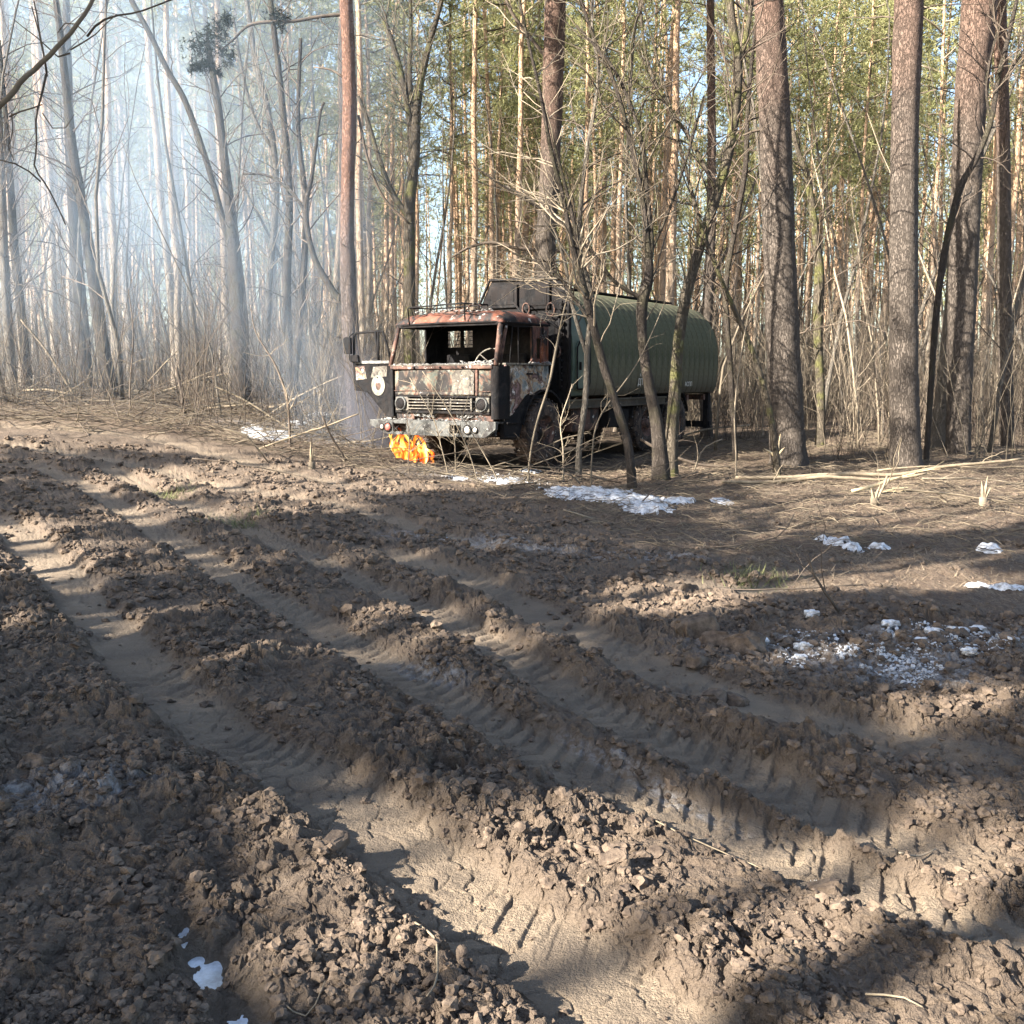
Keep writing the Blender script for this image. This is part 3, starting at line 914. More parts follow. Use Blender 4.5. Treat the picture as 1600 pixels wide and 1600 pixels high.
def forest():
    pcount = 0; used = set()
    # pines
    tries = 0
    while pcount < 292 and tries < 20000:
        tries += 1
        y = 21.5 + 62 * rng.random() ** 1.15; x = rng.uniform(-1, 1) * (y * .58 + 2)
        if corridor(x, y) or near_truck(x, y, 1.0) or not free(x, y, 1.3): continue
        if y < 25 or (y < 31 and x > 3): continue
        taken.append((x, y))
        k = int(rng.integers(0, 8))
        o = pine_protos[k] if k not in used else copy_tree(pine_protos[k], KIDS)
        used.add(k)
        s = rng.uniform(.82, 1.12)
        o.location = (x, y, H(x, y)); o.rotation_euler = (0, 0, rng.uniform(0, 6.28)); o.scale = (s, s, s)
        put(o, "pine", x, y)
        pcount += 1
    used = set(); cnt = 0; tries = 0
    while cnt < 270 and tries < 20000:
        tries += 1
        y = 18.5 + 34 * rng.random() ** 1.1; x = rng.uniform(-1, 1) * (y * .58 + 1)
        if corridor(x, y) or near_truck(x, y, .6) or not free(x, y, .6): continue
        a, b = truck_local(x, y)
        if y < 20 and -4 < x < 4: continue
        if y < 24 and -4 < x < 6 and rng.random() < .6: continue
        taken.append((x, y))
        k = int(rng.integers(0, 7))
        o = bare_protos[k] if k not in used else copy_tree(bare_protos[k], KIDS)
        used.add(k)
        s = rng.uniform(.75, 1.15)
        o.location = (x, y, H(x, y)); o.rotation_euler = (0, 0, rng.uniform(0, 6.28)); o.scale = (s, s, s)
        put(o, "bare", x, y)
        cnt += 1
    used = set(); cnt = 0; tries = 0
    while cnt < 250 and tries < 30000:
        tries += 1
        y = 17.0 + 24 * rng.random() ** 1.3; x = rng.uniform(-1, 1) * (y * .58 + 1)
        if corridor(x, y) or near_truck(x, y, .3) or not free(x, y, .45): continue
        a, b = truck_local(x, y)
        if -1 < a < 4.5 and -6 < b < 9 and rng.random() < .93: continue
        if y < 20 and x > 3 and rng.random() < .6: continue
        taken.append((x, y))
        k = int(rng.integers(0, 7))
        o = shrub_protos[k] if k not in used else shrub_protos[k].copy()
        if k in used: COL.objects.link(o)
        used.add(k)
        s = rng.uniform(.7, 1.2)
        o.location = (x, y, H(x, y)); o.rotation_euler = (0, 0, rng.uniform(0, 6.28)); o.scale = (s, s, s)
        put(o, "shrub", x, y)
        cnt += 1

def distant():
    mb = MB()
    for k in range(520):
        y = rng.uniform(86, 140) if k < 200 else rng.uniform(48, 100); x = rng.uniform(-1, 1) * (y * .62 + 3); h = rng.uniform(16, 23)
        z = np.linspace(0, h, 6); lx, ly = rng.normal(size=2) * .03
        z0 = 1.2 if x < 0 else .2
        tube(mb, np.stack([x + lx * z, y + ly * z, z + z0], -1), np.linspace(.16, .05, 6) * (1 if k < 200 else .62), 5, 0, cap=False)
        n = 70 if k < 200 else 14
        zz = h * rng.uniform(.42, 1.0, n); rr = 2.4 * rng.random(n) ** .5 * np.clip(1.25 - zz / h, .15, 1) * 1.5; a = rng.uniform(0, 6.28, n)
        P = np.stack([x + rr * np.cos(a), y + rr * np.sin(a), zz + z0], -1)
        P = np.repeat(P, 4, axis=0) + rng.normal(size=(n * 4, 3)) * .25
        tufts(mb, P, np.tile([0, 0, .5], (len(P), 1)), .5, .08, 3)
    tag(mb.build("distant_forest", [M['pine_bark'], M['needle']]), "far pine forest closing the view behind all the trees", "forest", kind='stuff')
    mb = MB()
    for k in range(3800):
        y = rng.uniform(38, 95) if k % 3 else rng.uniform(26, 44); x = rng.uniform(-1, 1) * (y * .58 + 2)
        if near_truck(x, y, .5): continue
        L = rng.uniform(1.2, 4.5); d = unit([rng.normal() * .3, rng.normal() * .3, 1])
        p = np.array([x, y, float(zbase(x, y)) - .1]); q = p + d * L * .5; r_ = q + unit(d + rng.normal(size=3) * .2) * L * .5
        tube(mb, [p, q, r_], [.013, .010, .004], 3, 0, cap=False)
        for s in range(2):
            e = unit(d + rng.normal(size=3) * .6); tube(mb, [q, q + e * L * .28, q + e * L * .45 + rng.normal(size=3) * .1], [.008, .006, .003], 3, 0, cap=False)
    tag(mb.build("distant_undergrowth", M['twig']), "tangled leafless brush filling the forest floor between far trunks", "undergrowth", kind='stuff')

# ---- trees one can single out, grown along the line they have in the photograph
def world_path(P, Y, dY=0.0):
    out = [];
    for i, p in enumerate(P):
        out.append(at(p[0], p[1], Y + dY * i / max(1, len(P) - 1)))
    return np.array(out), np.array([p[2] * Y / FPX / 2 for p in P])

def dense_path(W, R, step):
    W4 = np.column_stack([W, R])
    L = np.linalg.norm(np.diff(W, axis=0), axis=1).sum()
    return (lambda Q: (Q[:, :3], Q[:, 3]))(resample(W4, max(4, int(L / step))))

def trunk_mesh(W, R, sides=36, step=.05, rough=.012, flare=.3, cell=.034):
    Q, r = dense_path(W, R, step)
    n = len(Q)
    a = np.arange(sides) / sides * 2 * math.pi
    zz = Q[:, 2] - Q[0, 2]
    rr = r * (1 + flare * np.exp(-zz / .28))
    A, Z = np.meshgrid(a, zz)
    RR = np.repeat(rr[:, None], sides, 1)
    # bark plates: long cells round the trunk, cracks between them (wrapped by mirroring about the far side)
    k = np.maximum(2, round(2 * math.pi * float(r.mean()) / cell))
    u = A / (2 * math.pi) * k
    def wrap(f):
        w = A / (2 * math.pi)
        s = ss(.9, 1.0, w)
        return f(u) * (1 - s) + f(u - k) * s
    f = wrap(lambda u_: (lambda t: ss(0, .28, t[1] - t[0]) * (.5 + .7 * t[2]))(worley(u_ + .25 * vnoise(u_ * 2, Z / .1, 5), Z / (cell * 4.6), 33)))
    low = wrap(lambda u_: vnoise(u_ * .25, Z / .6, 9))
    fade = np.clip(1.15 - Z / 11, .35, 1)
    RR = RR * (1 + .045 * low) + rough * (f - .6) * fade
    # root spread
    RR *= 1 + .16 * np.exp(-Z / .22) * np.sin(A * 5 + 1.3)
    t = np.gradient(Q, axis=0); t /= np.linalg.norm(t, axis=1, keepdims=True)
    ux = np.cross(np.array([0, 1.0, 0]), t); ux /= np.linalg.norm(ux, axis=1, keepdims=True)
    uy = np.cross(t, ux)
    V = Q[:, None, :] + (ux[:, None, :] * np.cos(A)[..., None] + uy[:, None, :] * np.sin(A)[..., None]) * RR[..., None]
    i = np.arange(n - 1)[:, None] * sides; j = np.arange(sides)[None, :]; j2 = (j + 1) % sides
    q = np.stack([i + j, i + j2, i + sides + j2, i + sides + j], -1).reshape(-1, 4)
    return V.reshape(-1, 3), q, Q, r

def hero_pine(label, P, Y, mat, top=17.0, crown=1, stubs=8, limbs=(), group="large pine trunks at the edge of the clearing", rough=.009, lean=None):
    W, R = world_path(P, Y)
    d = unit(W[-1] - W[-2]) if lean is None else unit(lean)
    z0 = H(W[0, 0], W[0, 1])
    b = W[0] - unit(W[1] - W[0]) * max(.15, (W[0, 2] - z0) + .2) / max(.3, unit(W[1] - W[0])[2])
    W = np.vstack([b, W, W[-1] + d * (top - W[-1, 2]) * .5, W[-1] + d * (top - W[-1, 2])])
    R = np.r_[R[0], R, R[-1] * .7, R[-1] * .3]
    V, q, Q, r = trunk_mesh(W, R, rough=rough)
    base = np.array([W[0, 0], W[0, 1], z0])
    e = empty("pine_tree", base)
    mb = MB(); mb.add(V - base, q, None, 0, True)
    mb.build("trunk", mat, e)
    for s in range(stubs):   # broken dead branch stubs
        i = int(len(Q) * rng.uniform(.2, .6)); a = rng.uniform(0, 6.28)
        st = MB(); twig(st, Q[i] - base, np.array([math.cos(a), math.sin(a), rng.uniform(-.1, .5)]), rng.uniform(.25, 1.4), .016, 1 if rng.random() < .5 else 0, 0, up=.02, wob=.15, kids=(1, 2))
        st.build("branch", M['twig_dark'], e)
    for L in limbs:
        Wl, Rl = world_path(L, Y)
        Ql, rl = dense_path(Wl, Rl, .12)
        lb = MB(); tube(lb, Ql - base, rl, 7); 
        for s in range(len(Ql) // 4):
            i = int(rng.integers(2, len(Ql) - 1)); twig(lb, Ql[i] - base, unit(Ql[i] - Ql[i - 1]) + .9 * unit(rng.normal(size=3)), rng.uniform(.15, .6), rl[i] * .45, 1, 0, wob=.25, kids=(1, 3))
        lb.build("branch", M['twig_dark'], e)
    if crown:
        c = MB(); tp = Q[-1] - base
        for k in range(26):
            f = k / 25; z = top * (.66 + .34 * f); i = int(np.argmin(np.abs(Q[:, 2] - z))); a = k * 2.4
            L = (1 + 1.8 * (1 - f)) * rng.uniform(.7, 1.1); dd = np.array([math.cos(a), math.sin(a), .25]); p = Q[i] - base
            tube(c, [p, p + dd * L * .5, p + dd * L + [0, 0, .2]], [.05, .03, .01], 4, 0, cap=False)
            u = rng.uniform(.35, 1.05, 14)[:, None]
            B = p + dd * L * u + rng.normal(size=(14, 3)) * .3; B = np.repeat(B, 5, axis=0) + rng.normal(size=(70, 3)) * .14
            tufts(c, B, np.tile(unit(dd) * .4 + np.array([0, 0, .35]), (len(B), 1)), .32, .05, 4)
        c.build("crown", [M['twig_dark'], M['needle']], e)
    taken.append((base[0], base[1]))
    tag(e, label, "pine tree", group)
    return e, base, Q

def hero_stem(label, P, Y, mat, forks=(), twigs=14, tl=1.6, lvl=2, cat="bare tree", group="dark leafless stems between the camera and the tank", tmat='twig_dark', dY=0.0, rough=.006, lowtw=.25, name="bare_tree", ext=2.5):
    W, R = world_path(P, Y, dY)
    z0 = H(W[0, 0], W[0, 1])
    k = max(.1, W[0, 2] - z0 + .15)
    W = np.vstack([W[0] - np.array([0, 0, k]), W]); R = np.r_[R[0] * 1.15, R]
    if ext:
        d = unit(W[-1] - W[-3]); W = np.vstack([W, W[-1] + d * ext]); R = np.r_[R, R[-1] * .4]
    base = np.array([W[0, 0], W[0, 1], z0])
    e = empty(name, base)
    mb = MB()
    if R.max() > .05:
        V, q, Q, r = trunk_mesh(W, R, sides=20, step=.06, rough=rough, flare=.2, cell=.035); mb.add(V - base, q, None, 0, True)
    else:
        Q, r = dense_path(W, R, .10); tube(mb, Q - base, r, 8)
    mb.build("trunk", mat, e)
    tw = MB()
    def dress(Q, r, n, f0):
        for f in rng.uniform(f0, .98, n):
            i = min(int(f * len(Q)), len(Q) - 2); t = unit(Q[i + 1] - Q[i]); s = unit(np.cross(t, rng.normal(size=3)))
            twig(tw, Q[i] - base, t * .7 + s * .8, tl * rng.uniform(.4, 1.15), max(.004, min(.016, r[i] * .45)), lvl if rng.random() < .6 else max(0, lvl - 1), 0, up=.1, wob=.2, kids=(2, 4))
    dress(Q, r, int(twigs * 2.4), lowtw)
    for F in forks:
        Wf, Rf = world_path(F, Y + dY * .5)
        Qf, rf = dense_path(Wf, Rf, .10)
        b = MB(); tube(b, Qf - base, rf, 8); b.build("branch", mat, e)
        dress(Qf, rf, twigs, .12)
    if tw.n: tw.build("crown", M[tmat], e)
    taken.append((base[0], base[1]))
    tag(e, label, cat, group)
    return e

def heroes():
    # pines
    hero_pine("thickest pine trunk, pale and sunlit on its left, standing behind the splintered stump", [(1232, 716, 54), (1224, 560, 51), (1218, 400, 48), (1211, 200, 46), (1201, 0, 42)], 17.4, M['old_bark'], stubs=6, limbs=[[(1205, 205, 5), (1185, 203, 4), (1160, 212, 2)], [(1195, 60, 8), (1203, 72, 8), (1215, 80, 6)]])
    hero_pine("straight pine with a reddish upper trunk rising behind the two long fallen poles", [(1416, 733, 46), (1412, 560, 42), (1412, 400, 41), (1414, 200, 39), (1420, 0, 41)], 16.6, M['old_bark'], stubs=5)
    hero_pine("tall pine leaning right at the top, second trunk from the right edge", [(1497, 712, 34), (1500, 560, 38), (1506, 400, 42), (1514, 200, 44), (1532, -10, 48)], 18.5, M['old_bark'], stubs=6)
    hero_pine("narrow dark pine trunk close behind the leaning pine at right", [(1464, 706, 26), (1476, 600, 24), (1490, 450, 22), (1500, 250, 20), (1512, 0, 18)], 19.5, M['grey_bark'], stubs=5)
    hero_pine("shaded grey pine trunk nearest the right edge of the picture", [(1574, 700, 21), (1570, 500, 20), (1568, 250, 19), (1562, 0, 18)], 21.0, M['old_bark'], stubs=6)
    hero_pine("bluish pine trunk rising behind the charred bulkhead of the truck", [(848, 660, 32), (850, 440, 31), (860, 250, 30), (868, 0, 31)], 22.5, M['old_bark'], stubs=9, limbs=[[(885, 392, 5), (850, 392, 5), (800, 386, 5), (765, 379, 5), (730, 388, 4), (706, 402, 3)], [(862, 100, 6), (830, 60, 5), (800, 20, 5), (785, -20, 4)]])
    e, b, Q = hero_pine("smoke veiled pine with a red upper trunk beside the open cab door", [(556, 650, 27), (548, 520, 26), (543, 400, 23), (543, 300, 20), (546, 180, 21), (545, 100, 20), (541, 0, 19)], 19.2, M['red_bark'], stubs=5,
              limbs=[[(543, 22, 6), (500, 26, 5), (460, 33, 5), (410, 35, 5), (385, 42, 4), (365, 62, 3), (345, 78, 2)], [(540, 125, 4), (520, 110, 3), (490, 105, 2)], [(560, 180, 4), (575, 250, 4), (600, 310, 4), (640, 350, 3)]])
    # the needle cluster hanging on its long limb, its shade painted into the colour
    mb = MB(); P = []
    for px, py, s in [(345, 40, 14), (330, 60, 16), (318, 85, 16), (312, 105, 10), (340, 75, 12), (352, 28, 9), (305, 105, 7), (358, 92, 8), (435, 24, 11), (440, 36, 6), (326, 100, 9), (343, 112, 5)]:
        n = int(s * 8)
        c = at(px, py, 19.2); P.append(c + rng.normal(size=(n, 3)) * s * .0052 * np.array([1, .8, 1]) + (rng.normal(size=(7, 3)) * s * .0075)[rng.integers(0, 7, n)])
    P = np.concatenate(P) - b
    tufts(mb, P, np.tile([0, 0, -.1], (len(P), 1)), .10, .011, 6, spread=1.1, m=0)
    mb.build("needle_cluster", M['needle_painted_shade'], e)
    # leafless trees, left part
    G = "smoke veiled leafless trees left of the truck"
    hero_stem("forked dark leafless tree whose two arms part high in the hazy left", [(378, 622, 30), (374, 520, 28), (370, 450, 25), (360, 330, 16), (352, 260, 13), (340, 160, 11), (330, 100, 9)], 21, M['dark_bark'], forks=[[(366, 420, 12), (350, 350, 10), (322, 250, 9), (290, 160, 9), (262, 110, 8), (235, 55, 8), (205, 0, 8)]], twigs=10, tl=1.8, group=G, ext=.6)
    hero_stem("dark trunk leaning left at the edge of the mud in the hazy left", [(176, 617, 21), (160, 540, 20), (148, 450, 18), (130, 330, 15), (112, 220, 13), (95, 60, 10)], 20.5, M['dark_bark'], twigs=12, tl=1.8, group=G)
    hero_stem("upright dark trunk just left of the leaning one in the haze", [(136, 604, 20), (126, 480, 19), (116, 350, 16), (108, 200, 14), (104, 20, 10)], 23.5, M['dark_bark'], twigs=12, tl=2, group=G)
    hero_stem("rough grey trunk at the left edge above the mud", [(20, 603, 14), (12, 500, 14), (6, 380, 12), (2, 250, 10)], 21.5, M['grey_bark'], twigs=12, tl=1.8, group=G)
    hero_stem("thin dark trunk second from the left edge", [(44, 608, 14), (32, 480, 13), (22, 380, 12), (14, 250, 9)], 22.5, M['dark_bark'], twigs=12, tl=2, group=G)
    hero_stem("twin stemmed dark tree in the thick smoke left of the door", [(456, 640, 14), (452, 560, 14), (448, 450, 13), (452, 300, 11), (440, 150, 9), (425, 20, 8)], 21, M['dark_bark'], forks=[[(458, 600, 13), (470, 480, 12), (478, 330, 9), (466, 200, 7), (470, 60, 5)]], twigs=10, tl=1.8, group=G, ext=1)
    hero_stem("crooked stem whose arm bends up beside the smoky pine", [(545, 500, 12), (520, 455, 11), (490, 400, 9), (478, 330, 8), (488, 270, 6), (500, 180, 4), (507, 160, 3)], 19.6, M['dark_bark'], forks=[[(480, 340, 5), (460, 305, 5), (420, 275, 4), (380, 272, 3)]], twigs=7, tl=.8, group=G, ext=0)
    hero_stem("mossy leafless tree opening like a fan above the cab", [(640, 640, 20), (640, 480, 18), (640, 330, 17), (648, 240, 16), (652, 160, 13), (668, 80, 9), (690, 0, 7)], 24, M['moss_bark'], forks=[[(646, 220, 10), (634, 150, 10), (620, 90, 9), (600, 30, 7)], [(648, 200, 8), (640, 120, 8), (642, 40, 6), (640, -20, 5)], [(640, 340, 9), (612, 300, 9), (590, 240, 7), (575, 190, 6), (560, 150, 4)]], twigs=16, tl=2, group="leafless trees standing in the sunlit forest", tmat='twig')
    hero_stem("pale slender tree with a thin forked top right of the haze", [(415, 600, 10), (420, 450, 10), (432, 300, 9), (420, 180, 9), (400, 100, 8), (385, 0, 7)], 25, M['grey_bark'], forks=[[(425, 230, 6), (400, 190, 6), (380, 120, 5), (365, 30, 4)]], twigs=16, tl=2, group="leafless trees standing in the sunlit forest", tmat='twig')
    # stems in front of the tank
    hero_stem("front leaning leafless stem rooted nearest the camera before the tank", [(987, 747, 14), (980, 690, 14), (962, 630, 13), (940, 560, 13), (925, 500, 12), (910, 440, 10), (893, 380, 9), (880, 310, 7), (862, 240, 6), (845, 150, 5), (820, 40, 4)], 13.9, M['dark_bark'], tmat='twig', forks=[[(915, 470, 7), (905, 400, 7), (893, 330, 6), (870, 240, 4), (850, 160, 3)], [(945, 590, 7), (930, 520, 6), (900, 470, 5), (860, 420, 4), (800, 395, 3)]], twigs=16, tl=1.5)
    hero_stem("stout crooked leafless stem in the middle before the tank", [(1032, 726, 26), (1026, 660, 20), (1012, 590, 16), (1003, 520, 15), (1004, 470, 17), (1014, 430, 14), (1010, 360, 10), (1000, 290, 8), (985, 220, 7), (960, 130, 6), (925, 50, 5)], 15.1, M['dark_bark'], tmat='twig', forks=[[(1012, 440, 9), (1018, 380, 8), (1012, 310, 7), (1000, 210, 6), (960, 110, 5), (900, 40, 4)], [(1010, 470, 7), (960, 440, 6), (930, 400, 5), (880, 350, 4), (800, 300, 3), (740, 260, 3)], [(1014, 400, 5), (1045, 330, 4), (1075, 240, 4), (1100, 150, 3)]], twigs=16, tl=1.5)
    hero_stem("mossy stem leaning right across the rear half of the tank", [(1048, 712, 22), (1054, 620, 19), (1062, 520, 17), (1075, 450, 17), (1095, 380, 16), (1118, 310, 15), (1138, 240, 15), (1150, 160, 15), (1152, 90, 13), (1140, 0, 12)], 15.6, M['moss_bark'], forks=[[(1152, 110, 8), (1165, 60, 8), (1175, 0, 7)], [(1120, 300, 6), (1080, 220, 6), (1040, 160, 5), (1010, 90, 5), (1000, 0, 4)]], twigs=14, tl=1.5)
    hero_stem("slim pale stem in front of the green hatch behind the cab", [(905, 700, 9), (915, 620, 9), (918, 540, 9), (925, 470, 9), (905, 380, 8), (915, 250, 6), (935, 120, 5), (925, 20, 4)], 15.3, M['grey_bark'], forks=[[(918, 560, 6), (895, 480, 6), (880, 400, 5), (850, 330, 4), (790, 290, 3)]], twigs=14, tl=1.4)
    hero_stem("yellow barked whip leaning across the cab side", [(826, 735, 3.6), (832, 690, 3.2), (842, 650, 3.6), (858, 600, 3.6), (866, 560, 4.2), (880, 490, 2.6), (897, 420, 2), (905, 330, 1.5)], 14.5, M['twig'], twigs=8, tl=.7, lvl=1, tmat='twig', group="thin whips before the truck")
    hero_stem("thin brown stem leaning left past the thickest trunk", [(1214, 722, 10), (1202, 640, 9), (1180, 560, 8), (1150, 490, 7), (1120, 420, 6), (1095, 350, 6), (1070, 260, 5), (1045, 160, 4)], 15.5, M['moss_bark'], twigs=12, tl=1.3)
    hero_stem("dark rising stem that crosses the leaning pine and arches right", [(1448, 706, 8), (1455, 600, 9), (1462, 500, 9), (1475, 400, 10), (1498, 300, 10), (1524, 250, 9), (1548, 190, 8), (1560, 120, 7), (1580, 40, 6)], 17.2, M['dark_bark'], forks=[[(1560, 140, 5), (1585, 100, 4), (1610, 70, 4)], [(1548, 195, 4), (1542, 120, 4), (1570, 10, 3)]], twigs=10, tl=1.2, group="stems among the right hand pines")
    hero_stem("yellow mossed stump of a stem right of the thickest trunk", [(1283, 640, 13), (1278, 520, 14), (1280, 440, 16), (1276, 380, 12), (1262, 280, 10), (1245, 230, 7)], 20.5, M['moss_bark'], twigs=10, tl=1.3, group="stems among the right hand pines", tmat='twig', ext=1)
    hero_stem("pinkish dark stem standing at the rear corner of the tank", [(1148, 690, 8), (1140, 560, 9), (1134, 450, 9), (1150, 350, 8), (1165, 260, 8), (1170, 150, 6)], 17.8, M['dark_bark'], twigs=12, tl=1.2)
    hero_stem("grey pine stem showing under the rear end of the tank", [(1104, 665, 18), (1100, 560, 17), (1108, 440, 15), (1112, 250, 13), (1110, 0, 11)], 24.5, M['old_bark'], twigs=10, tl=1.8, cat="pine tree", name="pine_tree", group="leafless trees standing in the sunlit forest")
    # thin whips in front of the cab and at the edge
    W = [([(746, 752, 3), (730, 700, 3), (700, 640, 3), (660, 580, 2)], 14.3), ([(700, 742, 3), (690, 700, 3), (675, 650, 2), (640, 590, 2)], 14.6), ([(640, 748, 4), (638, 720, 3), (640, 690, 3), (636, 655, 2)], 14.4),
         ([(712, 740, 3), (711, 700, 3), (708, 670, 2)], 14.8), ([(775, 745, 3), (745, 690, 3), (725, 655, 2), (718, 640, 1.5)], 14.3), ([(880, 705, 4), (876, 660, 3), (890, 615, 3), (894, 600, 2)], 14.9),
         ([(925, 712, 4), (938, 650, 4), (1000, 560, 3), (1060, 420, 2)], 14.2), ([(1150, 715, 4), (1148, 640, 4), (1160, 540, 3), (1180, 440, 2)], 15.4), ([(205, 660, 5), (203, 610, 4), (208, 520, 3), (200, 450, 2)], 18), ([(452, 658, 6), (448, 620, 6), (430, 570, 5), (400, 520, 3), (392, 480, 2)], 16.5)]
    for i, (P, Y) in enumerate(W):
        labs = ["bare whip slanting left across the right half of the grille", "bare whip slanting left across the bumper and panel", "dark whip standing in front of the flames", "short upright whip under the bumper centre", "lowest whip slanting left before the front wheel",
                "pale broken whip standing by the front wheel", "long thin whip slanting right across the tank", "thin whip right of the tank end", "thin dark whip at the mud edge far left", "dark whip leaning left beside the snow and cut branches"]
        P = [(a_, b_, c_ * .62) for a_, b_, c_ in P]
        hero_stem(labs[i], P, Y, M['twig_dark'] if i in (2, 8, 9) else M['twig'], twigs=5, tl=.45, lvl=1, cat="whip", group="thin whips before the truck", name="bare_sapling", tmat='twig', ext=0)

def overhang():
    """tree off the left edge whose boughs reach into the top left corner"""
    Y = 6.0
    base = np.array([-4.9, 6.3, float(zbase(-4.9, 6.3))])
    e = empty("bare_tree", base)
    mb = MB(); pts = np.array([[0, 0, -.2], [.05, 0, 1.2], [.15, -.05, 2.6], [.2, 0, 4.2], [.5, .1, 6.0], [.6, .2, 8.0]])
    Q, r = dense_path(pts, np.array([.11, .1, .085, .07, .05, .02]), .1); tube(mb, Q, r, 10); mb.build("trunk", M['grey_bark'], e)
    B = [([(-520, 560, 14), (-200, 340, 14), (0, 192, 13), (45, 148, 13), (72, 118, 12), (110, 80, 11), (135, 50, 10), (165, 5, 9), (195, -60, 7)], M['twig'])]
    B += [([(72, 118, 6), (66, 160, 5), (62, 190, 4), (60, 262, 4), (80, 300, 4), (107, 358, 3)], M['twig_dark']), ([(62, 284, 4), (30, 258, 4), (-5, 246, 3)], M['twig_dark']), ([(72, 118, 5), (66, 60, 4), (55, 0, 3)], M['twig_dark']), ([(74, 112, 4), (62, 60, 3), (50, 10, 3)], M['twig_dark']),
          ([(15, 183, 4), (40, 172, 4), (66, 162, 3)], M['twig_dark']), ([(110, 82, 5), (125, 40, 4), (60, 60, 3), (20, 30, 2)][:1] + [(96, 90, 4), (60, 60, 3), (20, 30, 2)], M['twig_dark']), ([(135, 58, 6), (170, 30, 5), (220, 22, 4), (280, 0, 4)], M['twig_dark']),
          ([(68, 178, 3), (90, 206, 3), (110, 196, 2), (122, 178, 1.5)], M['twig_dark']), ([(20, 176, 3), (22, 220, 2.5), (10, 216, 2), (24, 250, 2)], M['twig_dark']), ([(112, 78, 4), (150, 58, 3), (185, 25, 2)], M['twig_dark']), ([(132, 52, 3), (110, 34, 3), (92, 52, 2)], M['twig_dark'])]
    for P, m in B:
        P = [(a_, b_, c_ * .62) for a_, b_, c_ in P]; W, R = world_path(P, Y); Qb, rb = dense_path(W, R, .06)
        Qb = Qb + np.cumsum(rng.normal(size=Qb.shape) * .004, axis=0)
        b = MB(); tube(b, Qb - base, rb, 7); b.build("branch", m, e)
    tag(e, "pale bough with dark hanging twigs reaching into the top left corner", "bare tree")
overhang_fn = overhang

# ---- lit patches of the clearing: gaps cut into the unseen crowns let sun land here
LIT = [(1350, 1500, 330, 160, 1), (1120, 1480, 200, 130, 1), (880, 1400, 150, 60, 1), (860, 1560, 180, 60, .7), (950, 1290, 130, 60, 1), (1530, 1310, 120, 70, 1), (1540, 1100, 100, 35, 1), (1090, 930, 120, 30, 1), (1400, 905, 220, 18, 1), (1440, 770, 220, 34, 1),
       (780, 1000, 140, 22, .9), (560, 970, 90, 20, .8), (100, 880, 80, 26, 1), (60, 830, 70, 20, 1), (560, 746, 300, 26, 1), (300, 755, 130, 18, 1), (120, 690, 170, 14, .9), (480, 790, 120, 18, .9), (330, 700, 120, 10, .8), (360, 850, 90, 16, .7), (520, 1215, 50, 20, 1), (640, 1290, 80, 40, .8), (690, 1180, 50, 40, .8),
       (470, 1400, 130, 40, .8), (620, 1480, 60, 50, .9), (150, 1400, 90, 20, .5), (620, 870, 90, 16, .9), (1150, 855, 60, 14, .9), (1000, 960, 90, 18, .6), (1450, 870, 60, 14, .6), (1280, 975, 50, 20, .6), (1250, 1010, 300, 20, .35), (1550, 1200, 60, 20, .5), (640, 1330, 110, 60, 1), (760, 1430, 120, 60, 1), (1250, 1360, 140, 40, .8), (560, 1240, 70, 30, 1), (960, 1020, 120, 20, .8), (700, 960, 120, 20, .9), (1480, 1340, 200, 60, 1), (1500, 800, 160, 30, 1), (1300, 800, 200, 22, .9), (900, 850, 160, 14, .8), (1180, 800, 120, 14, .8), (420, 880, 90, 14, .9), (250, 800, 80, 14, .9), (720, 905, 110, 12, .8), (880, 1060, 120, 14, .7), (1250, 1110, 90, 16, .8), (1100, 1200, 120, 14, .7), (430, 1010, 70, 14, .6), (230, 960, 50, 20, .7), (310, 1080, 50, 20, .6), (1420, 1180, 120, 14, .7), (1480, 1440, 180, 90, 1), (1250, 1560, 380, 90, 1), (1120, 1350, 200, 50, .95), (870, 1490, 200, 60, .9)]
def is_lit(P):
    px, py = proj(P[:, 0], P[:, 1], P[:, 2])
    w = np.zeros(len(P))
    for cx, cy, rx, ry, s in LIT:
        if cy > 1150: rx, ry, s = rx * 1.15, ry * 1.22, s * 1.05
        d = np.sqrt(((px - cx) / rx) ** 2 + ((py - cy) / ry) ** 2)
        w = np.maximum(w, s * (1 - ss(.95, 1.3, d)))
    return w

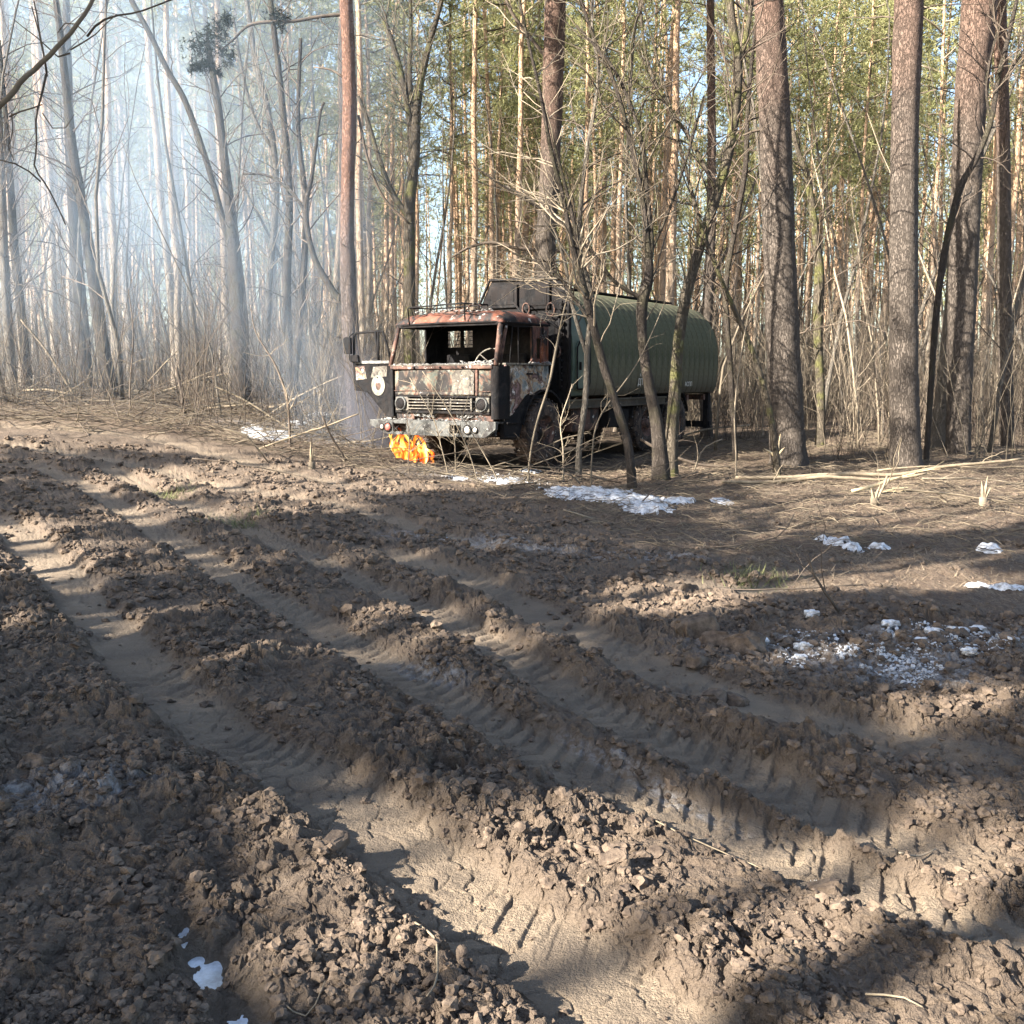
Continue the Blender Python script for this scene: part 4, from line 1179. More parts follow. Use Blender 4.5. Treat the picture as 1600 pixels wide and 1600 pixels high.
def shade_trees():
    """pines standing behind and left of the photographer; unseen, crowns cut open to shape the shade on the clearing"""
    spots = []
    off = 22.5
    for i in range(5):
        for j in range(4):
            tx = -6 + 3.9 * i + rng.uniform(-.8, .8); ty = 1.0 + 4.0 * j + rng.uniform(-.8, .8)
            spots.append((tx + SH[0] * off, ty + SH[1] * off))
    for x, y in spots:
        h = rng.uniform(17, 20); base = np.array([x, y, 0.0])
        e = empty("pine_tree", base)
        t = MB(); z = np.linspace(-.2, h, 12); P = np.stack([.03 * z * rng.normal() * .3, .03 * z * rng.normal() * .3, z], -1)
        tube(t, P, .17 * (1 - .75 * np.clip(z, 0, h) / h), 9, 0); t.build("trunk", [M['pine_bark']], e)
        c = MB(); n = 900
        zz = h * rng.uniform(.40, 1.0, n); rr = 3.0 * rng.random(n) ** .5 * np.clip(1.35 - zz / h, .2, .85) * 1.3; a = rng.uniform(0, 6.28, n)
        B = np.stack([rr * np.cos(a), rr * np.sin(a), zz], -1)
        B = np.repeat(B, 8, axis=0) + rng.normal(size=(n * 8, 3)) * .2
        def sunlit(W):
            k = W[:, 2] / SUN[2]; G_ = W - SUN * k[:, None]; G_[:, 2] = zbase(G_[:, 0], G_[:, 1])
            k = (W[:, 2] - G_[:, 2]) / SUN[2]; G_ = W - SUN * k[:, None]
            l_ = is_lit(G_)
            T_ = W - SUN * ((W[:, 2] - 1.8) / SUN[2])[:, None]
            tr = (T_[:, 0] > -4.6) & (T_[:, 0] < 1.0) & (T_[:, 1] > 14.0) & (T_[:, 1] < 18.4)
            l_ = np.where(tr, 1.0, l_)
            al = G_[:, 0] * SH[0] + G_[:, 1] * SH[1]; ac = -G_[:, 0] * SH[1] + G_[:, 1] * SH[0]
            gap = ss(.16, .30, fbm(al / 2.2, ac / .75, 3, 411)) * ss(3.5, 5.5, G_[:, 1])
            l_ = np.maximum(l_, gap * .93)
            return np.where((G_[:, 1] > 15.0), np.maximum(l_, .85), l_)
        lit = np.maximum(sunlit(B + base), sunlit(B + base + np.array([0, 0, .2])))
        B = B[(rng.random(len(B)) > lit * .985) & (rng.random(len(B)) < .9)]
        tufts(c, B, np.tile([0, 0, .3], (len(B), 1)), .24, .075, 4, spread=.9)
        c.build("crown", [M['twig'], M['needle']], e)
        tag(e, "pine behind the photographer with its unseen crown cut open to shape the shade", "pine tree", "pines behind the photographer")

# ------------------------------------------------------------------ wood lying about
def stick(P, mat, label, Y=None, lift=0.0, name="fallen_branch", cat="branch", group=None, tw=0, dY=0.0):
    low = max(P, key=lambda p: p[1]); Y = Y or float(g(low[0], low[1])[1])
    W, R = world_path(P, Y, dY); R = R * .75
    for i in range(len(W)):
        W[i, 2] = max(W[i, 2], float(zbase(W[i, 0], W[i, 1])) - .02) + lift
    base = W[0].copy()
    Q, r = dense_path(W, R, .12)
    Q = Q + np.cumsum(rng.normal(size=Q.shape) * .004, axis=0)
    mb = MB(); tube(mb, Q - base, r, 7)
    for k in range(tw):
        i = int(rng.integers(1, len(Q) - 1)); twig(mb, Q[i] - base, unit(Q[i] - Q[i - 1]) * .8 + .7 * unit(rng.normal(size=3)), rng.uniform(.2, .8), r[i] * .5, 1, 0, wob=.2, kids=(1, 3))
    o = mb.build(name, M[mat], loc=base)
    tag(o, label, cat, group); return o, base

def deadwood():
    G = "pale cut branches left of the truck"
    L = [([(241, 622, 3), (290, 600, 3), (336, 580, 2)], "dry_wood", "greenish thin pole rising right, leftmost of the cut branches"), ([(255, 613, 3), (310, 595, 3), (372, 582, 2)], "dry_wood", "thin pole just above the leftmost of the cut branches"),
         ([(336, 607, 3), (385, 630, 4), (434, 660, 4), (460, 680, 4)], "dry_wood", "pale pole falling right towards the snow patch"), ([(322, 640, 4), (370, 635, 4), (420, 631, 3)], "dry_wood", "level pale pole with snapped left end"),
         ([(405, 704, 4), (480, 678, 4), (562, 652, 3)], "dry_wood", "long pale pole rising right above the pale broken stub"), ([(409, 656, 4), (470, 620, 4), (538, 587, 3)], "dry_wood", "pale pole leaning up right into the smoke"),
         ([(350, 673, 3), (385, 684, 4), (418, 724, 3)], "twig", "bent stick crossing below the snow patch"), ([(504, 653, 4), (520, 690, 4), (541, 724, 4)], "twig_dark", "dark stick slanting down right near the pale broken stub"),
         ([(36, 612, 4), (80, 613, 5), (120, 622, 5)], "dry_wood", "arched pale log at the mud edge far left"), ([(216, 615, 3), (245, 583, 3), (275, 550, 2)], "dry_wood", "thin pale pole leaning right against the left shrubs"),
         ([(120, 626, 6), (80, 560, 5), (36, 502, 4)], "dry_wood", "pale slanted stem leaning left over the arched log"), ([(276, 576, 6), (284, 615, 6), (290, 652, 6)], "twig_dark", "dark snapped stem standing among the cut branches"),
         ([(140, 628, 3), (230, 634, 3), (330, 655, 3)], "twig", "long thin branch lying along the mud edge"), ([(300, 720, 3), (400, 735, 2), (520, 760, 2)], "twig_dark", "thin branch lying on the mud left of the fire"), ([(420, 640, 4), (470, 630, 4), (560, 640, 3)], "dry_wood", "low pole behind the snow left of the truck"),
         ([(540, 695, 4), (585, 690, 4), (615, 682, 3)], "dry_wood", "pale pole pointing at the left end of the bumper"), ([(590, 672, 3), (540, 640, 3), (510, 625, 2)], "twig", "thin pole leaning beside the left end of the bumper")]
    for P, m, lab in L: stick(P, m, lab, group=G, lift=.03, tw=2)
    G = "long poles and branches lying before the right hand pines"
    L = [([(1150, 750, 7), (1240, 748, 8), (1330, 744, 9), (1400, 747, 8), (1470, 736, 7), (1600, 722, 5)], "dry_wood", "upper long pole with a splintered white left end"), ([(1128, 758, 6), (1215, 758, 8), (1290, 752, 8), (1380, 757, 6), (1450, 748, 5)], "dry_wood", "lower long pole with a splintered white left end"),
         ([(1330, 772, 7), (1360, 765, 8), (1395, 752, 7), (1410, 748, 5)], "fresh_wood", "short bright broken limb under the two long poles"), ([(1370, 788, 5), (1380, 765, 5), (1386, 748, 4)], "dry_wood", "forked prop stick standing under the poles"),
         ([(1395, 768, 4), (1480, 775, 4), (1560, 785, 3), (1640, 790, 3)], "dry_wood", "thin branch running right below the poles"), ([(1370, 740, 5), (1440, 735, 4), (1560, 738, 3), (1640, 735, 3)], "dry_wood", "thin branch running right behind the upper pole"),
         ([(1440, 752, 4), (1520, 752, 3), (1620, 762, 3)], "twig", "thin brown branch past the end of the lower pole"), ([(1090, 742, 3), (1030, 765, 3), (1000, 790, 3)], "twig_dark", "dark twig lying over the large snow patch"), ([(880, 802, 4), (905, 810, 4), (925, 818, 3)], "twig", "short mossy branch piece below the large snow patch"),
         ([(1240, 810, 2.5), (1210, 850, 2.5), (1100, 865, 2)], "twig_dark", "thin twig curving left of the snow heap"), ([(1120, 928, 3), (1220, 930, 3), (1350, 925, 3)], "twig_dark", "thin branch half sunk in the sunlit strip"),
         ([(1000, 690, 6), (1040, 712, 7), (1090, 728, 6), (1140, 732, 4)], "twig_dark", "dark fallen limb beside the stout crooked stem"), ([(1050, 690, 4), (1100, 672, 4), (1170, 665, 3)], "twig", "pale limb lying behind the dark fallen limb"), ([(1085, 740, 3), (1100, 705, 3), (1130, 690, 2)], "twig", "bent twig standing right of the stout crooked stem"),
         ([(1310, 962, 6), (1290, 935, 6), (1268, 895, 5), (1262, 872, 3)], "twig_dark", "dark stick leaning out of the right bank"), ([(800, 690, 3), (860, 710, 3), (930, 700, 3)], "twig", "low twig arching before the front wheel"), ([(765, 735, 3), (820, 715, 3), (880, 690, 3), (925, 680, 2)], "twig", "thin twig rising right before the front wheel")]
    for P, m, lab in L: stick(P, m, lab, group=G, lift=.04, tw=3)
    G = "small twigs on the mud"
    L = [([(650, 1470, 4), (680, 1505, 4), (682, 1560, 4), (668, 1600, 3)], "dry_wood", "pale forked twig at the bottom edge in the middle"), ([(682, 1560, 3), (700, 1545, 3), (714, 1538, 2)], "dry_wood", "side shoot piece lying against the pale forked twig"),
         ([(698, 1180, 3), (718, 1210, 4), (724, 1245, 3)], "dry_wood", "short pale stick on the bank of the deep rut"), ([(1020, 1280, 2.5), (1110, 1320, 2.5), (1190, 1358, 2)], "dry_wood", "straight pale straw crossing the middle ridge"), ([(430, 1575, 2.5), (480, 1598, 3), (510, 1560, 2)], "dry_wood", "thin bent twig at the bottom edge left of the forked twig"),
         ([(206, 1210, 3), (225, 1220, 3), (240, 1230, 2)], "dry_wood", "tiny stick on the clods at left"), ([(1405, 1355, 3), (1435, 1338, 3), (1462, 1330, 2)], "twig", "dark twig standing on the sunlit ridge at right"), ([(1350, 1570, 4), (1400, 1580, 4), (1440, 1598, 3)], "dry_wood", "pale stick half buried in the sunlit clods at the bottom")]
    for P, m, lab in L:
        W = [g(p[0], p[1]) for p in P]; T = terrain(np.array([w[0] for w in W]), np.array([w[1] for w in W]))
        Q = np.array([[w[0], w[1], t + .015] for w, t in zip(W, T)]); R = np.array([p[2] * w[1] / FPX / 2 for p, w in zip(P, W)])
        Q2, r2 = dense_path(Q, R, .03); base = Q2[0].copy(); mb = MB(); tube(mb, Q2 - base + np.cumsum(rng.normal(size=Q2.shape) * .0015, axis=0), r2, 6)
        tag(mb.build("twig", M[m], loc=base), lab, "twig", G)
    # splintered stumps
    for px, py, h, lab, S in [(1212, 738, .30, "mossy stump with white splinters before the thickest pine", [(-.22, .1), (.05, .34), (.13, .12), (-.05, .16)]), (1535, 792, .12, "splintered stub in the litter at right", [(-.04, .2), (.03, .26), (.08, .12)]),
                              (487, 734, .12, "pale broken stub standing between the mud and the cut branches", [(.0, .3), (.03, .18)]), (1365, 790, .1, "low split stub under the short bright limb", [(-.05, .12), (.05, .14)])]:
        c = g(px, py); z = H(c[0], c[1]); e = empty("stump", (c[0], c[1], z))
        mb = MB(); tube(mb, [[0, 0, -.1], [0.005, 0, h * .5], [0, 0, h]], [.06, .05, .045], 9); mb.build("stem", M['moss_bark'] if px == 1212 else M['twig'], e)
        for dx, dz in S:
            s = MB(); tube(s, [[dx * .1, -.01, h - .03], [dx * .6, -.02, h + dz * .5], [dx, -.02, h + dz]], [.028, .018, .003], 4, smooth=False); s.build("splinter", M['fresh_wood' if px == 1212 else 'dry_wood'], e)
        tag(e, lab, "stump")
    # white split ends of the two long poles
    for px, py, lab in [(1150, 750, "white torn end of the upper long pole"), (1128, 758, "white torn end of the lower long pole")]:
        pass

def brushwood():
    mb = MB(); n = 0
    while n < 620:
        y = rng.uniform(13.5, 24); x = rng.uniform(-.60, .60) * y
        e_ = float(np.interp(x, EDGE[:, 0], EDGE[:, 1]))
        if y < e_ - .5 or y > e_ + 5.5 or near_truck(x, y, .3): continue
        if -3.5 < x < 5 and rng.random() < .6: continue
        n += 1
        a = rng.uniform(0, 6.28); L = rng.uniform(.5, 2.4); up = abs(rng.normal()) * .16
        d = unit([math.cos(a), math.sin(a) * .6, up]); r = rng.uniform(.004, .013)
        twig(mb, [x, y, float(zbase(x, y)) + rng.uniform(.02, .10)], d, L, r, 1, 0 if rng.random() < .55 else 1, up=-.03, wob=.09, kids=(0, 4), ratio=.35)
    tag(mb.build("brushwood", [M['twig'], M['twig_dark']]), "tangle of thin cut brush and dead branches along the edge of the clearing", "brushwood", kind='stuff')

def litter():
    n = 14000
    y = 9 + 17 * rng.random(n) ** .8; x = rng.uniform(-.62, .62, n) * y
    z, fl, li = terrain(x, y, full=True)
    tl = np.array([near_truck(a_, b_, -.1) for a_, b_ in zip(x, y)]); k = (rng.random(n) < li * .95) & ~tl; x, y, z = x[k], y[k], z[k]
    mb = MB()
    for i in range(len(x)):
        a = rng.uniform(0, 6.28); L = rng.uniform(.08, .5); dz = rng.uniform(-.02, .14) * L
        d = np.array([math.cos(a), math.sin(a) * .8, 0]); s = np.array([-d[1], d[0], 0]) * rng.normal() * .12 * L
        p = np.array([x[i], y[i], z[i] + .012])
        tube(mb, [p, p + d * L * .5 + s + [0, 0, .02 + dz], p + d * L + [0, 0, dz]], [.0045, .004, .002], 3, int(rng.integers(0, 3)), cap=False)
    tag(mb.build("fallen_twigs", [M['twig'], M['dry_wood'], M['twig_dark']]), "countless thin twigs scattered over the needle covered ground", "twigs", kind='stuff')
    # dry grass blades and needles
    n = 60000
    y = 7.5 + 14 * rng.random(n); x = rng.uniform(-.6, .62, n) * y
    z, fl, li = terrain(x, y, full=True)
    dx_ = (x - TR_P0[0]) * TRX[0] + (y - TR_P0[1]) * TRX[1]; dy_ = (x - TR_P0[0]) * TRY[0] + (y - TR_P0[1]) * TRY[1]
    k = ~((np.abs(dx_) < 1.5) & (dy_ > -.5) & (dy_ < 8.6)) & (rng.random(n) < li * (.35 + .65 * ss(-.2, .4, fbm(x / 1.2, y / 1.2, 3, 88)))); x, y, z = x[k], y[k], z[k]
    m_ = len(x); a = rng.uniform(0, 6.28, m_); L = rng.uniform(.04, .17, m_)
    d = np.stack([np.cos(a), np.sin(a), rng.uniform(-.02, .45, m_)], -1) * L[:, None]
    s = np.stack([-np.sin(a), np.cos(a), np.zeros(m_)], -1) * .004
    p = np.stack([x, y, z + .004], -1)
    v = np.stack([p - s, p + s, p + d], 1).reshape(-1, 3)
    mb = MB(); mb.add(v, None, np.arange(len(v)).reshape(-1, 3), 0)
    tag(mb.build("dry_grass", M['dry_grass']), "flattened dry grass and needles between the clearing and the pines", "grass", kind='stuff')
    for cx, cy, lab in [(1180, 905, "faint green grass tuft on the shaded ground right of centre"), (370, 815, "small green grass tuft on the ridge left of centre"), (260, 770, "green grass tuft on the sunlit hump at left")]:
        c = g(cx, cy); n = 260
        x = c[0] + rng.normal(size=n) * .16; y = c[1] + rng.normal(size=n) * .16; z = terrain(x, y); a = rng.uniform(0, 6.28, n); L = rng.uniform(.05, .16, n)
        d = np.stack([np.cos(a) * .8, np.sin(a) * .8, rng.uniform(.2, 1, n)], -1) * L[:, None]; s = np.stack([-np.sin(a), np.cos(a), np.zeros(n)], -1) * .004
        p = np.stack([x, y, z], -1); v = np.stack([p - s, p + s, p + d], 1).reshape(-1, 3)
        mb = MB(); mb.add(v, None, np.arange(len(v)).reshape(-1, 3), 0); tag(mb.build("grass_tuft", M['green_grass']), lab, "grass tuft", kind='stuff')
heroes(); forest(); name_all(); distant(); overhang(); shade_trees(); deadwood(); litter(); brushwood()
# ------------------------------------------------------------------ the burnt tanker lorry
M['panel'] = m_burnt("scorched_cab_paint", [(.30, (.12, .055, .035)), (.40, (.10, .055, .038)), (.47, (.17, .135, .10)), (.53, (.085, .11, .095)), (.60, (.18, .08, .05)), (.68, (.13, .13, .105)), (.8, (.16, .13, .10))], 3.4, soot=.55, ash=.06)
M['plate'] = m_burnt("mottled_plate", [(.3, (.09, .065, .05)), (.45, (.085, .076, .066)), (.6, (.145, .132, .108)), (.75, (.08, .056, .044))], 8, soot=.12, ash=.12, fine=45)
M['rust'] = m_burnt("fire_rust", [(.28, (.07, .028, .02)), (.42, (.095, .036, .024)), (.52, (.135, .058, .04)), (.63, (.13, .042, .022)), (.75, (.16, .10, .076))], 2.6, soot=.46, ash=.10)
M['rust_dark'] = m_burnt("dark_rust", [(.3, (.03, .018, .015)), (.5, (.085, .045, .034)), (.7, (.16, .095, .07))], 4, soot=.35, ash=.08)
M['char'] = m_burnt("charred_metal", [(.3, (.005, .005, .006)), (.55, (.014, .014, .015)), (.75, (.035, .030, .028))], 5, soot=.4, ash=.0, rough=.85)
M['char'].node_tree.nodes['Principled BSDF'].inputs['Specular IOR Level'].default_value = .08
M['camo'] = m_burnt("blistered_camouflage", [(.33, (.03, .036, .032)), (.45, (.20, .22, .22)), (.51, (.30, .21, .13)), (.57, (.06, .03, .025)), (.68, (.26, .17, .16))], 3.2, soot=.35, ash=.25)
M['bumper'] = m_burnt("grey_bumper_steel", [(.3, (.024, .025, .025)), (.5, (.058, .06, .058)), (.7, (.10, .10, .096))], 7, soot=.2, ash=.05, metal=.0, rough=.5)
M['ashgrey'] = m_simple("white_ash", (.10, .096, .092), (.34, .33, .315), 14, bumpd=.02, strength=.9)
def m_tank():
    k = NT("olive_tank_paint")
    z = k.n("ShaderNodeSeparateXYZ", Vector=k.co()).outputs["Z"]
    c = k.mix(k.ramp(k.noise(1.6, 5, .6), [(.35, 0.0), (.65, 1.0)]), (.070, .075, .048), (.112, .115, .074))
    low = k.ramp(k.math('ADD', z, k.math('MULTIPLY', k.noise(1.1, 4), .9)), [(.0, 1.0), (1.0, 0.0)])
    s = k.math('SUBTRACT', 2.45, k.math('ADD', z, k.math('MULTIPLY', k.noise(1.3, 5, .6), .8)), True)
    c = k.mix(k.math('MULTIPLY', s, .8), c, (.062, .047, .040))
    c = k.mix(k.ramp(k.noise(.9, 6, .65, dist=.8), [(.50, 0.0), (.64, .65)]), c, (.030, .027, .024))
    c = k.mix(k.ramp(k.noise(5, 6, .75, vec=k.map(k.co(), (1, 1, .25))), [(.56, 0.0), (.70, .45)]), c, (.14, .125, .10))
    c = k.mix(.4, c, k.mix(1.0, c, k.ramp(k.noise(22, 4, .7), [(.3, .5), (.7, 1.5)]), 'MULTIPLY'))
    k.bsdf(c, .85, normal=k.bump(k.noise(14, 4, .6), .3, .012), spec=.12)
    return k.m
M['tank'] = m_tank()
M['hatch'] = m_simple("green_hatch_paint", (.055, .078, .062), (.095, .12, .092), 3, rough=.55)
M['white'] = m_simple("sooty_white_paint", (.11, .106, .088), (.22, .21, .178), 10, rough=.6)
M['red_lens'] = m_simple("red_lens", (.35, .06, .05), (.55, .16, .13), 20, rough=.3)
M['white_lens'] = m_simple("cream_lens", (.5, .47, .40), (.72, .68, .6), 20, rough=.3)
M['mark'] = m_simple("white_stencil", (.45, .44, .40), (.62, .6, .55), 30)
M['tyre'] = m_burnt("burnt_tyre", [(.3, (.02, .016, .014)), (.5, (.055, .04, .032)), (.7, (.10, .07, .055))], 7, soot=.3, ash=.06, rough=.9)

def prismx(mb, poly, x0, x1, m=0):
    t = MB(); prism(t, poly, x0, x1)
    V = np.concatenate(t.v)[:, [1, 0, 2]]
    Q = np.concatenate(t.q)[:, ::-1]; T = np.concatenate(t.t)[:, ::-1]
    mb.add(V, Q, T, m)

def text_mesh(t):
    COL.objects.link(t); bpy.context.view_layer.update()
    me = bpy.data.meshes.new_from_object(t.evaluated_get(bpy.context.evaluated_depsgraph_get()))
    bpy.data.objects.remove(t)
    o = bpy.data.objects.new("stencil_text", me); COL.objects.link(o); return o

def truck():
    root = empty("tanker_truck", (TR_P0[0], TR_P0[1], 0), -TR_YAW)
    def P(name, mb, mat, parent=root, bv=None, label=None, smooth=False):
        o = mb.build(name, [M[a] for a in mat] if isinstance(mat, (list, tuple)) else M[mat], parent)
        if bv: bevel(o, bv)
        if label: o["label"] = label
        return o
    def B(*bs):
        mb = MB()
        for c, s in bs: box(mb, c, s)
        return mb
    def T(paths, r=.02, s=7):
        mb = MB()
        for p in paths: tube(mb, p, r, s)
        return mb
    # ---- bumper
    mb = MB(); y0, y1 = -.14, -.07
    cols = [(-1.42, -.895, [(-1.42, .9), (-.895, .9), (-.895, .66), (-1.02, .66), (-1.42, .81)]), (-.614, .298, None), (.518, 1.2, [(.518, .9), (1.2, .92), (1.2, .80), (1.0, .66), (.518, .66)])]
    prism(mb, cols[0][2][::-1], y0, y1)
    prism(mb, [(-.614, .66), (.298, .66), (.298, .9), (-.614, .9)], y0, y1)
    prism(mb, cols[2][2][::-1], y0, y1)
    for a, b in ((-.895, -.614), (.298, .518)):
        prism(mb, [(a, .66), (b, .66), (b, .715), (a, .715)], y0 + .002, y1); prism(mb, [(a, .845), (b, .845), (b, .898), (a, .898)], y0 + .002, y1)
    box(mb, (-.11, .05, .89), (2.5, .24, .03)); box(mb, (-.11, .10, .78), (2.3, .06, .2))
    bp = P("bumper", mb, 'bumper', bv=.012)
    for x, r, m in [(-1.0, .062, 'red_lens'), (-1.13, .04, 'white_lens'), (.66, .062, 'white_lens'), (.81, .042, 'white_lens')]:
        mb = MB(); lathe(mb, [(0, y0 - .035), (r * .6, y0 - .032), (r, y0 - .01), (r * 1.02, y0 + .01)], c=(x, 0, .78), sides=18)
        mb2 = MB(); lathe(mb2, [(r, y0 - .02), (r * 1.3, y0 - .02), (r * 1.3, y0 + .01)], c=(x, 0, .78), sides=18)
        lamp = P("lamp_lens", mb, m, bp); lamp2 = P("lamp_ring", mb2, 'char', bp)
    for x in (-.75, .41): P("tow_hook", T([[(x, y0 - .0, .80), (x + .03, y0 - .10, .78), (x, y0 - .13, .74), (x - .03, y0 - .08, .72)]], .016), 'char', bp)
    # ---- lower valance and grille
    gr = P("grille", B(((.02, .02, 1.05), (1.94, .06, .06)), ((.02, .02, 1.295), (1.94, .06, .03)), ((.02, .09, 1.17), (1.9, .02, .22))), 'char', bv=.006)
    for z in (1.245, 1.195, 1.145, 1.095): P("slat", B(((.0, -.025, z), (1.28, .05, .017))), 'plate', gr, .005)
    for x in (-.65, -.22, .24, .65): P("slat_post", B(((x, -.02, 1.17), (.03, .04, .2))), 'plate', gr, .005)
    for x in (-.8, .86):
        s = MB()
        for k in range(16):
            a, b = k / 16 * 6.2832, (k + 1) / 16 * 6.2832
        P("lamp_surround", B(((x, .0, 1.17), (.27, .05, .235))), 'plate', bv=.02)
        mb = MB(); lathe(mb, [(0, -.075), (.06, -.07), (.088, -.05), (.095, -.03)], c=(x, 0, 1.175), sides=20)
        mb3 = MB(); lathe(mb3, [(.093, -.06), (.112, -.062), (.12, -.025)], c=(x, 0, 1.175), sides=20)
        h = P("headlight", mb, 'char'); P("headlight_rim", mb3, 'bumper', h)
    P("valance", B(((-.78, .05, .965), (.42, .04, .11)), ((.86, .05, .965), (.36, .04, .11)), ((.02, .12, .965), (1.5, .03, .12))), 'rust_dark', bv=.01)
    # ---- front panel
    mb = MB()
    nx, nz = 48, 20
    X, Z = np.meshgrid(np.linspace(-.97, 1.03, nx), np.linspace(1.312, 1.722, nz))
    Y = .03 - .035 * (1 - (X - .03) ** 2) + .012 * fbm(X / .35, Z / .25, 3, 4) + .01 * np.exp(-((Z - 1.385) / .012) ** 2)
    i = np.arange(nz - 1)[:, None] * nx; j = np.arange(nx - 1)[None]
    q = np.stack([i + j, i + j + 1, i + nx + j + 1, i + nx + j], -1).reshape(-1, 4)
    mb.add(np.stack([X, Y, Z], -1).reshape(-1, 3), q, None, 0, True)
    fp = P("front_panel", mb, 'panel'); s = fp.modifiers.new("thick", 'SOLIDIFY'); s.thickness = .02; s.offset = 1
    P("seam_strip", B(((.03, -.012, 1.384), (1.98, .016, .01))), 'rust_dark')
    mb = MB(); prism(mb, [(.285, 1.33), (.71, 1.33), (.72, 1.66), (.64, 1.725), (.36, 1.72), (.27, 1.64)], -.045, -.022)
    P("plate", mb, 'plate', bv=.006, label="mottled pale plate bolted on the front panel")
    mb = MB(); box(mb, (.752, -.018, 1.52), (.045, .03, .40)); P("plate_edge", mb, 'rust_dark', bv=.005)
    for x in (-.45, -.1): P("pressing", T([[(x - .12, -.012, 1.66), (x, -.014, 1.52), (x + .13, -.012, 1.42)]], .006), 'panel')
    # wiper sill beam
    P("windscreen_sill", B(((.02, -.0, 1.762), (2.08, .10, .055))), 'rust_dark', bv=.012)
    P("windscreen_ledge", B(((.02, .06, 1.80), (2.08, .2, .02))), 'plate', bv=.008)
    for x in (-.5, .05, .5): P("wiper_pivot", B(((x, -.06, 1.762), (.03, .03, .03))), 'char')
    # corner pieces
    for s_, nm in ((1, 'char'), (-1, 'char')):
        mb = MB(); a = np.linspace(0, math.pi / 2, 7)
        xo = (1.035 if s_ > 0 else -.975)
        poly = [(xo + s_ * .12 * math.sin(t), .10 - .13 * math.cos(t)) for t in a] + [(xo + s_ * .12, .32), (xo + s_ * .09, .32)] + [(xo + s_ * .085 * math.sin(t), .10 - .095 * math.cos(t)) for t in a[::-1]]
        V = np.array([[x, y, z] for z in (.95, 1.30, 1.78) for x, y in poly]); n = len(poly)
        q = [[r * n + k, r * n + (k + 1) % n, (r + 1) * n + (k + 1) % n, (r + 1) * n + k] for r in range(2) for k in range(n)]
        mb.add(V, q, None, 0, True); P("corner_fairing", mb, nm)
    # ---- windscreen frame and pillars
    zt = 2.445
    P("pillar", T([[(-1.06, .02, 1.79), (-1.02, .2, zt)]], .038, 6), 'rust_dark')
    P("pillar", T([[(1.10, .02, 1.79), (1.06, .2, zt)]], .042, 6), 'rust_dark')
    P("pillar", T([[(1.12, .10, 1.83), (1.08, .34, zt)]], .026, 6), 'rust_dark')
    P("header_rail", B(((.02, .2, zt), (2.16, .07, .05)), ((1.08, .86, zt), (.05, 1.3, .05)), ((-1.04, .86, zt), (.05, 1.3, .05))), 'char', bv=.01)
    # side openings
    P("pillar", B(((1.115, 1.07, 2.12), (.05, .13, .64))), 'rust', bv=.012); P("pillar", B(((1.115, 1.42, 2.12), (.05, .16, .64))), 'rust', bv=.012)
    P("quarter_panel", B(((1.10, 1.245, 2.34), (.03, .24, .2)), ((1.10, 1.245, 1.86), (.03, .24, .1))), 'rust', bv=.008)
    P("grab_rail", T([[(1.16, 1.22, 1.84), (1.17, 1.2, 2.1), (1.165, 1.24, 2.27), (1.165, 1.32, 2.29), (1.17, 1.38, 2.22), (1.17, 1.42, 1.9)]], .013), 'rust')
    P("window_frame", T([[(1.14, .34, 1.84), (1.14, .42, 2.4), (1.14, .98, 2.42), (1.15, 1.0, 1.9), (1.15, .93, 1.84)], [(1.15, .56, 2.41), (1.15, .58, 1.80)]], .011), 'char')
    # left side: pillar behind the open doorway and closed quarter
    P("quarter_panel", B(((-1.08, 1.24, 1.78), (.04, .54, 1.3))), 'char', bv=.01)
    # right door, closed, belt ledge and the side below
    n = 26
    Yg, Zg = np.meshgrid(np.linspace(.22, 1.02, n), np.linspace(1.14, 1.82, 22))
    def skin(y0, y1, z0, z1, cut=None, seed=0, x=1.13):
        Yg, Zg = np.meshgrid(np.linspace(y0, y1, 26), np.linspace(z0, z1, 22)); zz = Zg.copy()
        if cut: zz = np.maximum(0, 0) + z0 + (Zg - z0) * 1.0; lowz = cut(Yg); zz = lowz + (z1 - lowz) * (Zg - z0) / (z1 - z0)
        Xg = x + .018 * fbm(Yg / .3, zz / .25, 3, 40 + seed) + .02 * np.sin((zz - z0) / (z1 - z0) * math.pi)
        i = np.arange(21)[:, None] * 26; j = np.arange(25)[None]
        q = np.stack([i + j, i + j + 1, i + 26 + j + 1, i + 26 + j], -1).reshape(-1, 4)
        m = MB(); m.add(np.stack([Xg, Yg, zz], -1).reshape(-1, 3), q, None, 0, True); return m
    d = P("door", skin(.23, 1.0, 1.1, 1.80, lambda y: 1.34 - .42 * ss(.9, .25, y)), 'camo', label="blistered closed cab door with camouflage paint"); s = d.modifiers.new("thick", 'SOLIDIFY'); s.thickness = .03
    P("handle", B(((1.18, .86, 1.66), (.02, .16, .03))), 'char', d)
    P("door_ledge", B(((1.12, .66, 1.815), (.10, .86, .03)), ((1.12, 1.28, 1.815), (.10, .42, .03))), 'plate', bv=.008)
    s1 = P("side_panel", skin(1.015, 1.5, 1.3, 1.80, lambda y: 1.36 + .1 * ss(1.0, 1.5, y), 3), 'camo'); s = s1.modifiers.new("thick", 'SOLIDIFY'); s.thickness = .03
    mb = MB(); prismx(mb, [(.22, 1.0), (.22, .62), (.62, .60), (.74, .84), (.86, 1.06), (1.02, 1.28), (.9, 1.36), (.6, 1.2)], 1.02, 1.12); P("step_panel", mb, 'char', bv=.01)
    P("step", B(((1.10, .40, .66), (.16, .34, .03)), ((1.10, .40, .88), (.14, .30, .03))), 'char', bv=.006)
